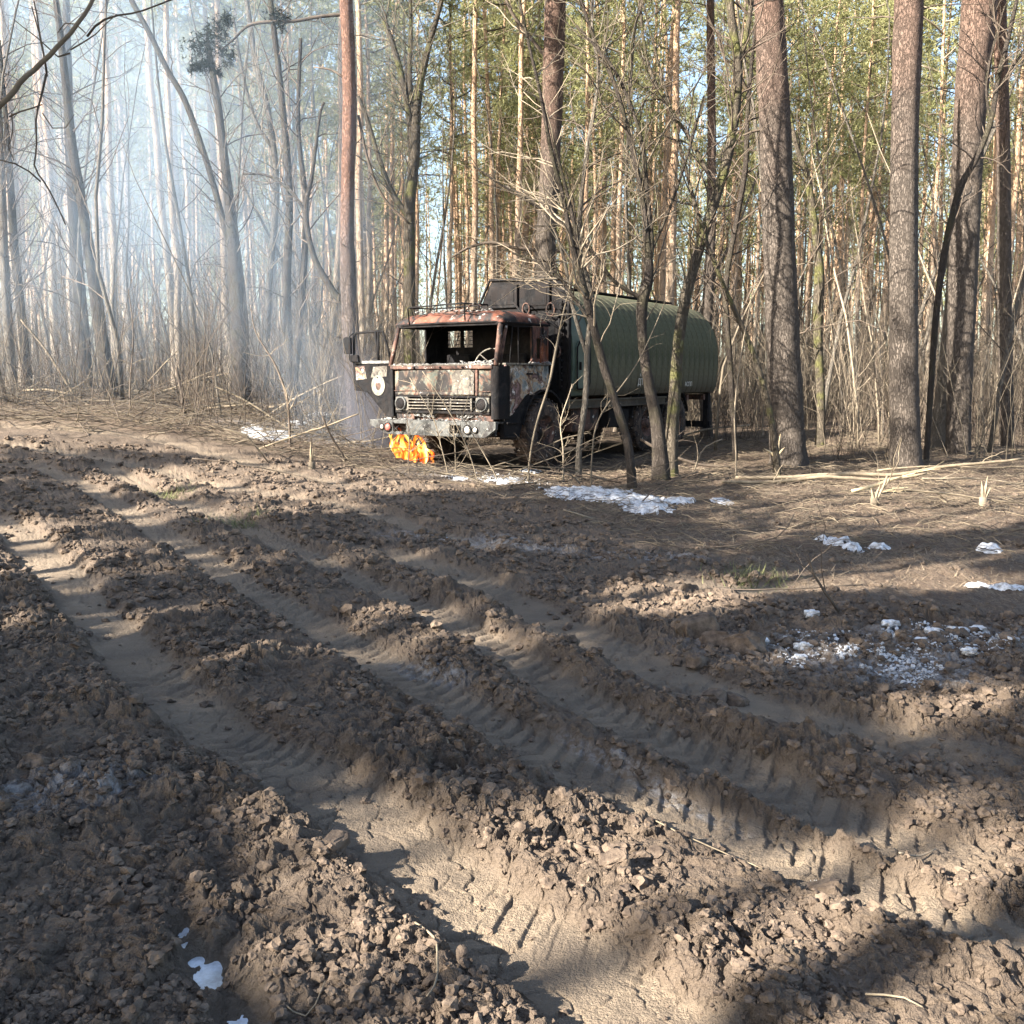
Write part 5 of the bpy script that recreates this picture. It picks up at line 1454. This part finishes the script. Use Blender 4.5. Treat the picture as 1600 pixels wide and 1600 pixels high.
    mb = MB(); prismx(mb, [(.22, 1.0), (.22, .70), (.62, .66), (.86, 1.06), (1.02, 1.28), (.9, 1.34), (.6, 1.2)], -1.10, -1.0); P("step_panel", mb, 'char', bv=.01)
    # floor, back wall with two small windows, seats
    P("cab_floor", B(((.02, .8, 1.28), (2.1, 1.4, .06))), 'char')
    bw = B(((-1.04, 1.52, 2.275), (.07, .04, .29)), ((-.68, 1.52, 2.275), (.06, .04, .29)), ((.33, 1.52, 2.275), (1.54, .04, .29)), ((.02, 1.52, 2.475), (2.16, .04, .11)), ((.02, 1.52, 1.57), (2.16, .04, 1.12)))
    bw = P("back_wall", bw, 'char')
    for x in (-.97, -.75, -.62, -.47):
        for z in (2.18, 2.25, 2.32, 2.38): P("window_bar", B(((x, 1.49, z), (.07, .012, .012))), 'char', bw)
    for x in (-.55, .6):
        P("seat", B(((x, 1.0, 1.5), (.52, .5, .1)), ((x, 1.25, 1.75), (.5, .08, .5))), 'char', bv=.03)
    P("dashboard", B(((.02, .22, 1.68), (1.96, .22, .18))), 'char', bv=.03)
    mb = MB(); a = np.linspace(0, 2 * math.pi, 33); R = np.array(Matrix.Rotation(math.radians(28), 3, 'X'))
    ring = np.stack([.25 * np.cos(a), .25 * np.sin(a), 0 * a], -1) @ R.T + np.array([.60, .52, 1.90])
    Rr = np.array(Matrix.Rotation(math.radians(58), 3, 'X')); ring = np.stack([.25 * np.cos(a), .25 * np.sin(a), 0 * a], -1) @ Rr.T + np.array([.60, .50, 1.86])
    tube(mb, ring, .014, 6, cap=False)
    for b in (.5, 2.6, 4.71): tube(mb, [ring.mean(0), ring[int(b / 6.2832 * 32)]], .01, 5)
    tube(mb, [(.60, .5, 1.86), (.60, .3, 1.55)], .025, 7)
    P("steering_wheel", mb, 'plate')
    # ---- roof
    mb = MB(); nx, ny = 60, 40
    U, V = np.meshgrid(np.linspace(-1, 1, nx), np.linspace(-1, 1, ny))
    U = np.sign(U) * np.abs(U) ** .7; V = np.sign(V) * np.abs(V) ** .7
    hgt = (1 - np.abs(U) ** 7) ** .5 * (1 - np.abs(V) ** 5) ** .6
    cr = fbm(U * 2.6, V * 2.2, 4, 60)
    Xr = .02 + 1.10 * U; Yr = .87 + .70 * V - .0; Zr = 2.47 + .215 * hgt - .055 * hgt * np.abs(cr) * 2 + .02 * cr - .05 * np.exp(-((U - .05) / .3) ** 2 - ((V + .1) / .5) ** 2)
    i = np.arange(ny - 1)[:, None] * nx; j = np.arange(nx - 1)[None]
    q = np.stack([i + j, i + j + 1, i + nx + j + 1, i + nx + j], -1).reshape(-1, 4)
    mb.add(np.stack([Xr, Yr, Zr], -1).reshape(-1, 3), q, None, 0, True)
    rf = P("roof", mb, 'rust'); s = rf.modifiers.new("thick", 'SOLIDIFY'); s.thickness = .02
    P("drip_rail", T([[(-1.08, 1.5, 2.465), (-1.09, .5, 2.465), (-1.05, .2, 2.465), (-.9, .155, 2.468), (0, .15, 2.475), (.95, .155, 2.468), (1.09, .22, 2.465), (1.13, .5, 2.465), (1.13, 1.55, 2.465)]], .016), 'char')
    rk = P("roof_rack", T([[(-.74, .14, 2.47), (-.74, .10, 2.73), (-.70, .10, 2.745), (.40, .10, 2.775), (.42, .10, 2.76), (.42, .13, 2.5)], [(-.72, .10, 2.742), (-.70, .75, 2.76), (.40, .78, 2.79), (.41, .10, 2.772)], [(-.71, .75, 2.6), (-.70, .75, 2.76)], [(.4, .78, 2.6), (.4, .78, 2.79)]], .013), 'char')
    P("roof_hatch", B(((-.15, .75, 2.665), (.55, .5, .04)), ((-.15, .62, 2.70), (.5, .12, .04))), 'rust_dark', rf, .01)
    P("bent_wire", T([[(.3, .3, 2.66), (.42, .25, 2.74), (.5, .3, 2.79), (.58, .35, 2.74), (.55, .3, 2.68), (.45, .25, 2.66)], [(.1, .3, 2.66), (.3, .25, 2.64), (.6, .2, 2.6)]], .011), 'rust')
    # ---- open door on the far side of the cab
    hx, hy = -1.12, .16; dr = np.array([-.985, -.05]); dr /= np.linalg.norm(dr); nn = np.array([.05, -.985]); nn /= np.linalg.norm(nn)
    def D(u, w, z): return (hx + dr[0] * u + nn[0] * w, hy + dr[1] * u + nn[1] * w, z)
    def dprism(poly, w0, w1):
        m = MB(); prism(m, poly, w0, w1); V = np.concatenate(m.v)
        W = np.array([D(v[0], v[1], v[2]) for v in V]); o = MB(); o.add(W, np.concatenate(m.q), np.concatenate(m.t)); return o
    poly = [(0.03, .90), (.14, .95), (.40, 1.20), (.56, 1.35), (.84, 1.38), (.86, 1.86), (0.03, 1.86)]
    dl = P("door", dprism(poly, 0, .04), 'char', bv=.012, label="blackened cab door swung wide open with an empty window frame")
    mb = dprism([(.12, 1.62), (.46, 1.60), (.40, 1.78), (.10, 1.80)], .041, .046); P("paint_patch", mb, 'plate', dl)
    mb = dprism([(.55, 1.58), (.78, 1.56), (.80, 1.78), (.60, 1.80)], .041, .046); P("paint_patch", mb, 'camo', dl)
    P("window_frame", T([[D(.84, .02, 1.86), D(.84, .02, 2.28), D(.78, .02, 2.36), D(.3, .02, 2.38), D(.2, .02, 2.37), D(.10, .02, 2.1), D(.03, .02, 1.88)], [D(.30, .02, 2.37), D(.30, .02, 1.86)], [D(.36, .02, 2.37), D(.29, .03, 1.80)]], .021), 'char', dl)
    P("door_sill", dprism([(.05, 1.84), (.80, 1.84), (.80, 1.885), (.05, 1.885)], -.01, .06), 'ashgrey', dl)
    a = np.linspace(0, 2 * math.pi, 29)[:-1]
    em = P("round_emblem", dprism([(.30 + .145 * math.cos(t), 1.47 + .175 * math.sin(t)) for t in a], .041, .050), 'white', dl, label="off white round mark with a dark burnt centre")
    P("emblem_centre", dprism([(.30 + .052 * math.cos(t) * (1 + .15 * math.sin(3 * t)), 1.455 + .068 * math.sin(t)) for t in a[::2]], .0515, .055), 'rust_dark', em)
    P("emblem_hole", dprism([(.31 + .014 * math.cos(t), 1.60 + .014 * math.sin(t)) for t in a[::3]], .0515, .055), 'char', em)
    mi = P("mirror", dprism([(.84, 2.0), (.99, 2.01), (1.0, 2.26), (.98, 2.29), (.86, 2.29), (.84, 2.27)], .06, .12), 'char', dl, .02)
    P("mirror", dprism([(.66, 1.86), (.86, 1.86), (.87, 1.98), (.68, 1.99)], .05, .13), 'char', dl, .03)
    P("mirror_arm", T([[D(.84, .03, 2.36), D(.87, .10, 2.3), D(.87, .11, 1.9), D(.83, .04, 1.85)]], .012), 'char', dl)
    # ---- charred bulkhead behind the cab
    mb = MB(); prism(mb, [(-.64, 1.1), (1.22, 1.1), (1.22, 3.10), (1.06, 3.27), (-.38, 3.31), (-.64, 2.84)], 2.0, 2.12)
    bh = P("bulkhead", mb, 'char', bv=.02)
    P("bulkhead_frame", T([[(-.66, 1.98, 2.5), (-.66, 1.98, 2.84), (-.40, 1.98, 3.32), (1.08, 1.98, 3.28), (1.24, 1.98, 3.10), (1.24, 1.98, 1.3)]], .026, 6), 'char')
    for x, z, w, h in ((-.1, 3.02, .6, .4), (.62, 3.0, .5, .45), (.75, 2.4, .6, .6)): P("equipment_box", B(((x, 1.975, z), (w, .05, h)), ((x, 1.955, z), (w * .8, .03, h * .75))), 'char', bv=.012)
    for x, z, r in ((.45, 2.78, .07), (.95, 2.75, .08), (1.08, 2.05, .07)):
        a2 = np.linspace(0, 2 * math.pi, 17); mb = MB(); tube(mb, np.stack([x + r * np.cos(a2), 0 * a2 + 1.86, z + r * 1.4 * np.sin(a2)], -1), .016, 5, cap=False); P("hose_ring", mb, 'rust_dark')
    P("hose", T([[(.2, 1.85, 2.9), (.45, 1.84, 2.62), (.9, 1.85, 2.58), (1.15, 1.88, 2.4)], [(.6, 1.86, 2.35), (.95, 1.84, 2.3), (1.15, 1.86, 2.34)], [(.95, 1.86, 2.3), (.96, 1.86, 1.5)], [(1.1, 1.9, 2.6), (1.12, 1.9, 1.4)]], .018), 'char')
    for z in np.arange(1.45, 2.9, .11): P("ladder_rung", B(((1.10, 1.92, z), (.10, .05, .035))), 'char')
    # ---- green front compartment of the body
    sec = [(0, 3.23), (.45, 3.19), (.80, 3.04), (1.07, 2.76), (1.23, 2.35), (1.26, 1.85), (1.22, 1.40), (1.12, 1.27), (.6, 1.24)]
    sec = sec + [(-x, z) for x, z in sec[::-1] if x > 0]
    S2 = resample(np.array(sec + [sec[0]]), 61)[:-1]
    mb = MB(); prism(mb, [(max(p[0] * .985, -.5), p[1]) for p in S2][::-1], 2.13, 2.72); P("front_compartment", mb, 'hatch')
    mb = MB(); pl = []
    for (yy, z) in [(2.24, 1.40), (2.60, 1.40), (2.66, 1.50), (2.66, 2.12), (2.56, 2.24), (2.32, 2.24), (2.22, 2.12), (2.22, 1.5)]: pl.append((yy, z))
    prismx(mb, pl, 1.20, 1.275); ht = P("hatch_door", mb, 'hatch', bv=.02)
    P("hatch_frame", T([[(1.28, y, z) for y, z in pl + [pl[0]]]], .014), 'char', ht); P("handle", B(((1.30, 2.3, 1.8), (.03, .03, .14))), 'char', ht)
    # ---- ribbed tank, one object for each ring of panelling
    w = .265; nring = 22
    prof = [(0.0, -.016), (.010, -.003), (.03, .003), (w - .04, .003), (w - .015, -.003), (w, -.016)]
    N2 = np.stack([S2[:, 0], S2[:, 1] - 2.15], -1); N2 /= np.linalg.norm(N2, axis=1, keepdims=True)
    ns = len(S2); V = []
    for yo, off in prof:
        V.append(np.stack([S2[:, 0] + N2[:, 0] * off, np.full(ns, yo), S2[:, 1] + N2[:, 1] * off], -1))
    i = np.arange(len(prof) - 1)[:, None] * ns; j = np.arange(ns)[None]; j2 = (j + 1) % ns
    q = np.stack([i + j, i + j2, i + ns + j2, i + ns + j], -1).reshape(-1, 4)[:, ::-1]
    mb = MB(); mb.add(np.concatenate(V), q, None, 0, False)
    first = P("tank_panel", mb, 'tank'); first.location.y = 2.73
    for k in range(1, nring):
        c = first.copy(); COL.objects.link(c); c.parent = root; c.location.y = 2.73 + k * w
    yr = 2.73 + nring * w
    mb = MB()
    rings = [(1.0, 0), (.97, .05), (.80, .12), (.4, .16)]
    V = [np.stack([S2[:, 0] * s_, np.full(ns, yr + y_), 2.15 + (S2[:, 1] - 2.15) * s_], -1) for s_, y_ in rings] + [np.array([[0, yr + .17, 2.15]])]
    i = np.arange(3)[:, None] * ns; q = np.stack([i + j, i + j2, i + ns + j2, i + ns + j], -1).reshape(-1, 4)[:, ::-1]
    tt = [[3 * ns + b, 4 * ns, 3 * ns + (b + 1) % ns] for b in range(ns)]
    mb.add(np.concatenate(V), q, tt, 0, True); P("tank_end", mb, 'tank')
    for yy_, zz_, L_ in ((3.5, 2.9, .5), (5.2, 2.75, .9), (7.0, 2.85, .6)): pass
    for txt, y, z, s_ in (("ДТ", 4.55, 1.50, .17), ("А", 4.62, 1.66, .08), ("АСПП", 6.75, 1.46, .13)):
        cu = bpy.data.curves.new("stencil_text", 'FONT'); cu.body = txt; cu.size = s_; cu.extrude = .002; cu.materials.append(M['mark'])
        t = bpy.data.objects.new("stencil_text", cu); t = text_mesh(t); t.parent = root; t.location = (1.272 if z < 1.6 else 1.282, y, z - .04)
        t.rotation_euler = (math.pi / 2, 0, math.pi / 2)
    P("walkway", B(((0, 5.4, 3.255), (.7, 5.2, .03))), 'char'); 
    # ---- chassis
    P("chassis_rail", B(((.42, 4.4, .98), (.1, 8.0, .24))), 'rust_dark'); P("chassis_rail", B(((-.42, 4.4, .98), (.1, 8.0, .24))), 'rust_dark')
    for y in np.arange(2.8, 8.5, .9): P("body_bearer", B(((0, y, 1.17), (2.2, .09, .12))), 'rust_dark')
    P("side_rail", B(((1.24, 3.9, 1.205), (.05, 4.0, .035)), ((1.25, 3.9, 1.08), (.05, 4.0, .03)), ((1.22, 3.9, 1.14), (.03, 3.96, .1))), 'tank', bv=.006)
    for y in (3.3, 4.1, 4.9): P("strut", T([[(1.2, y, 1.07), (1.05, y + .05, .72)]], .015), 'char')
    P("fuel_tank", B(((.92, 2.75, .86), (.5, .95, .42))), 'rust_dark', bv=.05); P("battery_box", B(((-.92, 2.7, .86), (.5, .7, .42))), 'char', bv=.04)
    P("toolbox", B(((1.0, 4.0, .84), (.34, .8, .34))), 'char', bv=.02)
    P("rear_post", B(((1.05, 8.45, .86), (.12, .12, .80)), ((-1.05, 8.45, .86), (.12, .12, .80)), ((0, 8.45, .55), (2.3, .08, .14))), 'char', bv=.01)
    P("front_axle", T([[(-1, 1.38, .66), (1, 1.38, .66)]], .09, 10), 'rust_dark'); P("engine", B(((0, .9, .95), (.9, 1.2, .55))), 'char', bv=.05)
    for y in (5.2, 6.55): P("rear_axle", T([[(-1, y, .68), (1, y, .68)]], .09, 10), 'rust_dark')
    def wheel(x, y, s_):
        z = .70; r = .54
        mb = MB(); x0 = x - .17
        lathe(mb, [(.27, x0), (.34, x0 - .01), (r - .05, x0 - .005), (r - .01, x0 + .03), (r, x0 + .08), (r, x0 + .26), (r - .01, x0 + .31), (r - .05, x0 + .345), (.34, x0 + .35), (.27, x0 + .34)], 'x', (0, y, z), 36)
        wh = P("wheel", mb, 'tyre')
        xo = x + s_ * .12
        mb = MB(); lathe(mb, [(0.0, xo + s_ * .05), (.09, xo + s_ * .05), (.10, xo - s_ * .02), (.20, xo - s_ * .05), (.25, xo + s_ * .02), (.275, xo + s_ * .05)], 'x', (0, y, z), 30); P("rim", mb, 'rust_dark', wh)
        for k in range(32):
            a = k / 32 * 6.2832; mb = MB()
            R = np.array(Matrix.Rotation(a, 3, 'X'))
            c = R @ np.array([0, 0, r + .008]) + np.array([x, y, z]); box(mb, c, (.33, .05, .024), rot=R)
            P("tread_lug", mb, 'tyre', wh)
        for k in range(8):
            a = k / 8 * 6.2832; mb = MB(); box(mb, (xo + s_ * .0, y + .16 * math.cos(a), z + .16 * math.sin(a)), (.04, .028, .028)); P("wheel_nut", mb, 'rust_dark', wh)
    for x, y in ((1.0, 1.38), (-1.0, 1.38), (1.0, 5.2), (-1.0, 5.2), (1.0, 6.55), (-1.0, 6.55)): wheel(x, y, 1 if x > 0 else -1)
    for s_ in (1, -1):
        a = np.linspace(math.radians(10), math.radians(165), 12); mb = MB(); V = []
        for t in a:
            for xx in (.72, 1.16):
                for rr in (.66, .69): V.append((s_ * xx, 1.38 - rr * math.cos(t), .72 + rr * math.sin(t)))
        q = []
        for k in range(11):
            b = k * 4; q += [[b + 1, b + 5, b + 7, b + 3], [b, b + 2, b + 6, b + 4], [b + 2, b + 3, b + 7, b + 6], [b, b + 4, b + 5, b + 1]]
        mb.add(V, q); P("mudguard", mb, 'char')
        for y in (5.2, 6.55):
            mb = MB(); V2 = [(v[0], v[1] + y - 1.38, v[2] - .02) for v in V]; mb.add(V2, q); P("mudguard", mb, 'char')
    # ---- white ash lying on ledges
    def ash(name, n, c, s, size, mat='ashgrey', up=1.0):
        p = rng.uniform(-1, 1, (n, 3)) * np.array(s) + np.array(c); mb = MB()
        lumps(mb, p, rng.uniform(.4, 1.1, n) * size, 1, .25, .55, smooth=False); o = mb.build(name, M[mat], root); o["kind"] = 'stuff'
    ash("ash", 160, (0, .05, 1.815), (1.0, .07, .006), .030); ash("ash", 60, (.72, .08, 1.825), (.32, .08, .03), .04); ash("ash", 120, (-.1, -.0, .912), (1.1, .1, .012), .028)
    ash("ash", 90, (-.5, .06, .99), (.32, .03, .045), .028); ash("ash", 80, (.62, .06, .99), (.3, .03, .045), .028); ash("ash", 70, (1.13, 1.25, 1.84), (.05, .28, .02), .03); ash("ash", 60, (0, .5, 2.68), (.8, .22, .02), .035)
    tag(root, "burnt out military tanker lorry with rusted cab, open door and ribbed dark green tank", "truck")
    return root
TRUCK = truck()
# ------------------------------------------------------------------ flames and smoke
def m_flame():
    k = NT("flame")
    n = k.noise(3.6, 3, .5, vec=k.map(k.co(), (1.4, 1.4, .6)), dist=.8)
    c = k.ramp(n, [(.36, (.5, .02, .003)), (.47, (1.0, .09, .008)), (.56, (1.0, .26, .03)), (.64, (1.0, .58, .12)), (.74, (1.0, .85, .40))])
    s = k.ramp(n, [(.34, .12), (.48, .45), (.62, 1.0)])
    e = k.n("ShaderNodeEmission", Color=c, Strength=k.math('MULTIPLY', s, .6))
    tr = k.n("ShaderNodeBsdfTransparent")
    lw = k.n("ShaderNodeLayerWeight", Blend=.35).outputs["Facing"]
    hole = k.ramp(k.noise(4.5, 2, .5, vec=k.map(k.co(), (1, 1, .55)), dist=1.0), [(.46, 1.0), (.54, 0.0)])
    f = k.math('MAXIMUM', k.math('MULTIPLY', lw, .55), hole)
    mx = k.n("ShaderNodeMixShader", Fac=f)
    k.t.links.new(e.outputs[0], mx.inputs[1]); k.t.links.new(tr.outputs[0], mx.inputs[2]); k.t.links.new(mx.outputs[0], k.out.inputs["Surface"])
    return k.m
M['flame'] = m_flame()
def fire():
    base = TR_P0 + TRX * -.52 + TRY * -.02
    z0 = H(base[0], base[1]) - .03
    e = empty("fire", (base[0], base[1], z0), -TR_YAW)
    for k in range(30):
        x = rng.uniform(-.46, .30); y = rng.uniform(-.12, .22); h = rng.uniform(.14, .66) * (1 if x < .25 else .6)
        if abs(x + .32) < .14 or abs(x - .05) < .12: h = max(h, .42)
        n = 9; t = np.linspace(0, 1, n)
        ph = rng.uniform(0, 6)
        P = np.stack([x + .11 * np.sin(t * 5.5 + ph) * t * 1.2 - .07 * t, y + .05 * np.cos(t * 4 + ph) * t, t * h], -1)
        R = rng.uniform(.022, .058) * np.sin(np.clip(t * 1.0 + .12, 0, 1) * math.pi) ** .7 * (1.05 - .55 * t) + .002
        mb = MB(); tube(mb, P, R, 10, cap=True)
        mb.build("flame", M['flame'], e)
    tag(e, "orange and yellow flames licking the ground under the left end of the bumper", "fire")
fire()

def smoke():
    x0, x1, y0, y1, z0, z1 = -26.0, -.6, 14.6, 33.0, -.4, 17.0
    mb = MB(); box(mb, ((x0 + x1) / 2, (y0 + y1) / 2, (z0 + z1) / 2), (x1 - x0, y1 - y0, z1 - z0))
    k = NT("smoke")
    s = k.n("ShaderNodeSeparateXYZ", Vector=k.co())
    X, Y, Z = s.outputs
    def lin(v, a, b):  # 0 at a, 1 at b
        nd = k.t.nodes.new("ShaderNodeMapRange"); nd.interpolation_type = 'SMOOTHSTEP'
        k.t.links.new(v, nd.inputs["Value"])
        if a < b: nd.inputs["From Min"].default_value, nd.inputs["From Max"].default_value = a, b
        else: nd.inputs["From Min"].default_value, nd.inputs["From Max"].default_value = b, a; nd.inputs["To Min"].default_value, nd.inputs["To Max"].default_value = 1, 0
        return nd.outputs["Result"]
    n = k.ramp(k.noise(.20, 3, .55, dist=.6), [(.38, 0.03), (.62, 1.0)])
    n2 = k.ramp(k.noise(.75, 2, .5), [(.3, .35), (.7, 1.0)])
    # a rising column beside the door
    dx = k.math('ADD', X, k.math('ADD', 2.9, k.math('MULTIPLY', Z, .42)))
    dy = k.math('SUBTRACT', Y, 17.6)
    rr = k.math('SQRT', k.math('ADD', k.math('MULTIPLY', dx, dx), k.math('MULTIPLY', dy, dy)))
    w = k.math('ADD', .75, k.math('MULTIPLY', Z, .28))
    colm = lin(k.math('DIVIDE', rr, w), 1.35, .2)
    colm = k.math('MULTIPLY', colm, lin(Z, 8.0, 1.0))
    # the drifting bank to the upper left
    bank = k.math('MULTIPLY', lin(X, -2.2, -10.5), lin(Z, 2.6, 8.5))
    bank = k.math('MULTIPLY', bank, k.math('MULTIPLY', lin(Y, 18.6, 22.0), lin(Y, 32.5, 28.0)))
    thin = k.math('MULTIPLY', lin(X, -1.0, -6.0), .10)
    d = k.math('ADD', k.math('MULTIPLY', colm, .10), k.math('ADD', k.math('MULTIPLY', bank, .085), k.math('MULTIPLY', k.math('MULTIPLY', thin, lin(Z, 0.2, 4.5)), .30)))
    d = k.math('MULTIPLY', d, k.math('MULTIPLY', n, n2))
    for v, a, b in ((X, x0, x0 + 1.5), (X, x1, x1 - 1.0), (Y, y0, y0 + 1.2), (Z, z1, z1 - 1.5)): d = k.math('MULTIPLY', d, lin(v, a, b))
    v = k.n("ShaderNodeVolumePrincipled", Color=(.60, .78, 1.0, 1), Density=k.math('MULTIPLY', d, 1.5), Anisotropy=0.1)
    k.t.links.new(v.outputs[0], k.out.inputs["Volume"])
    o = mb.build("smoke", k.m)
    tag(o, "bluish white smoke drifting up and left from the burning cab", "smoke", kind='stuff')
smoke()

def soot_wisp():
    mb = MB(); box(mb, (-2.75, 18.0, 1.3), (2.1, 1.6, 2.4))
    k = NT("dark_smoke"); s = k.n("ShaderNodeSeparateXYZ", Vector=k.co()); X, Y, Z = s.outputs
    dx = k.math('ADD', X, k.math('ADD', 2.45, k.math('MULTIPLY', Z, .22))); dy = k.math('SUBTRACT', Y, 18.0)
    rr = k.math('SQRT', k.math('ADD', k.math('MULTIPLY', dx, dx), k.math('MULTIPLY', dy, dy)))
    f = k.ramp(k.math('ADD', rr, k.math('MULTIPLY', k.noise(2.2, 3, .6), .3)), [(.30, 1.0), (.72, 0.0)])
    f = k.math('MULTIPLY', f, k.ramp(k.math('DIVIDE', Z, 2.4), [(.35, 1.0), (.95, 0.0)]))
    v = k.n("ShaderNodeVolumePrincipled", Color=(.22, .22, .26, 1), Density=k.math('MULTIPLY', f, 2.0))
    k.t.links.new(v.outputs[0], k.out.inputs["Volume"])
    tag(mb.build("dark_smoke", k.m), "dark wisp of smoke curling up beside the left end of the bumper", "smoke", kind='stuff')
soot_wisp()
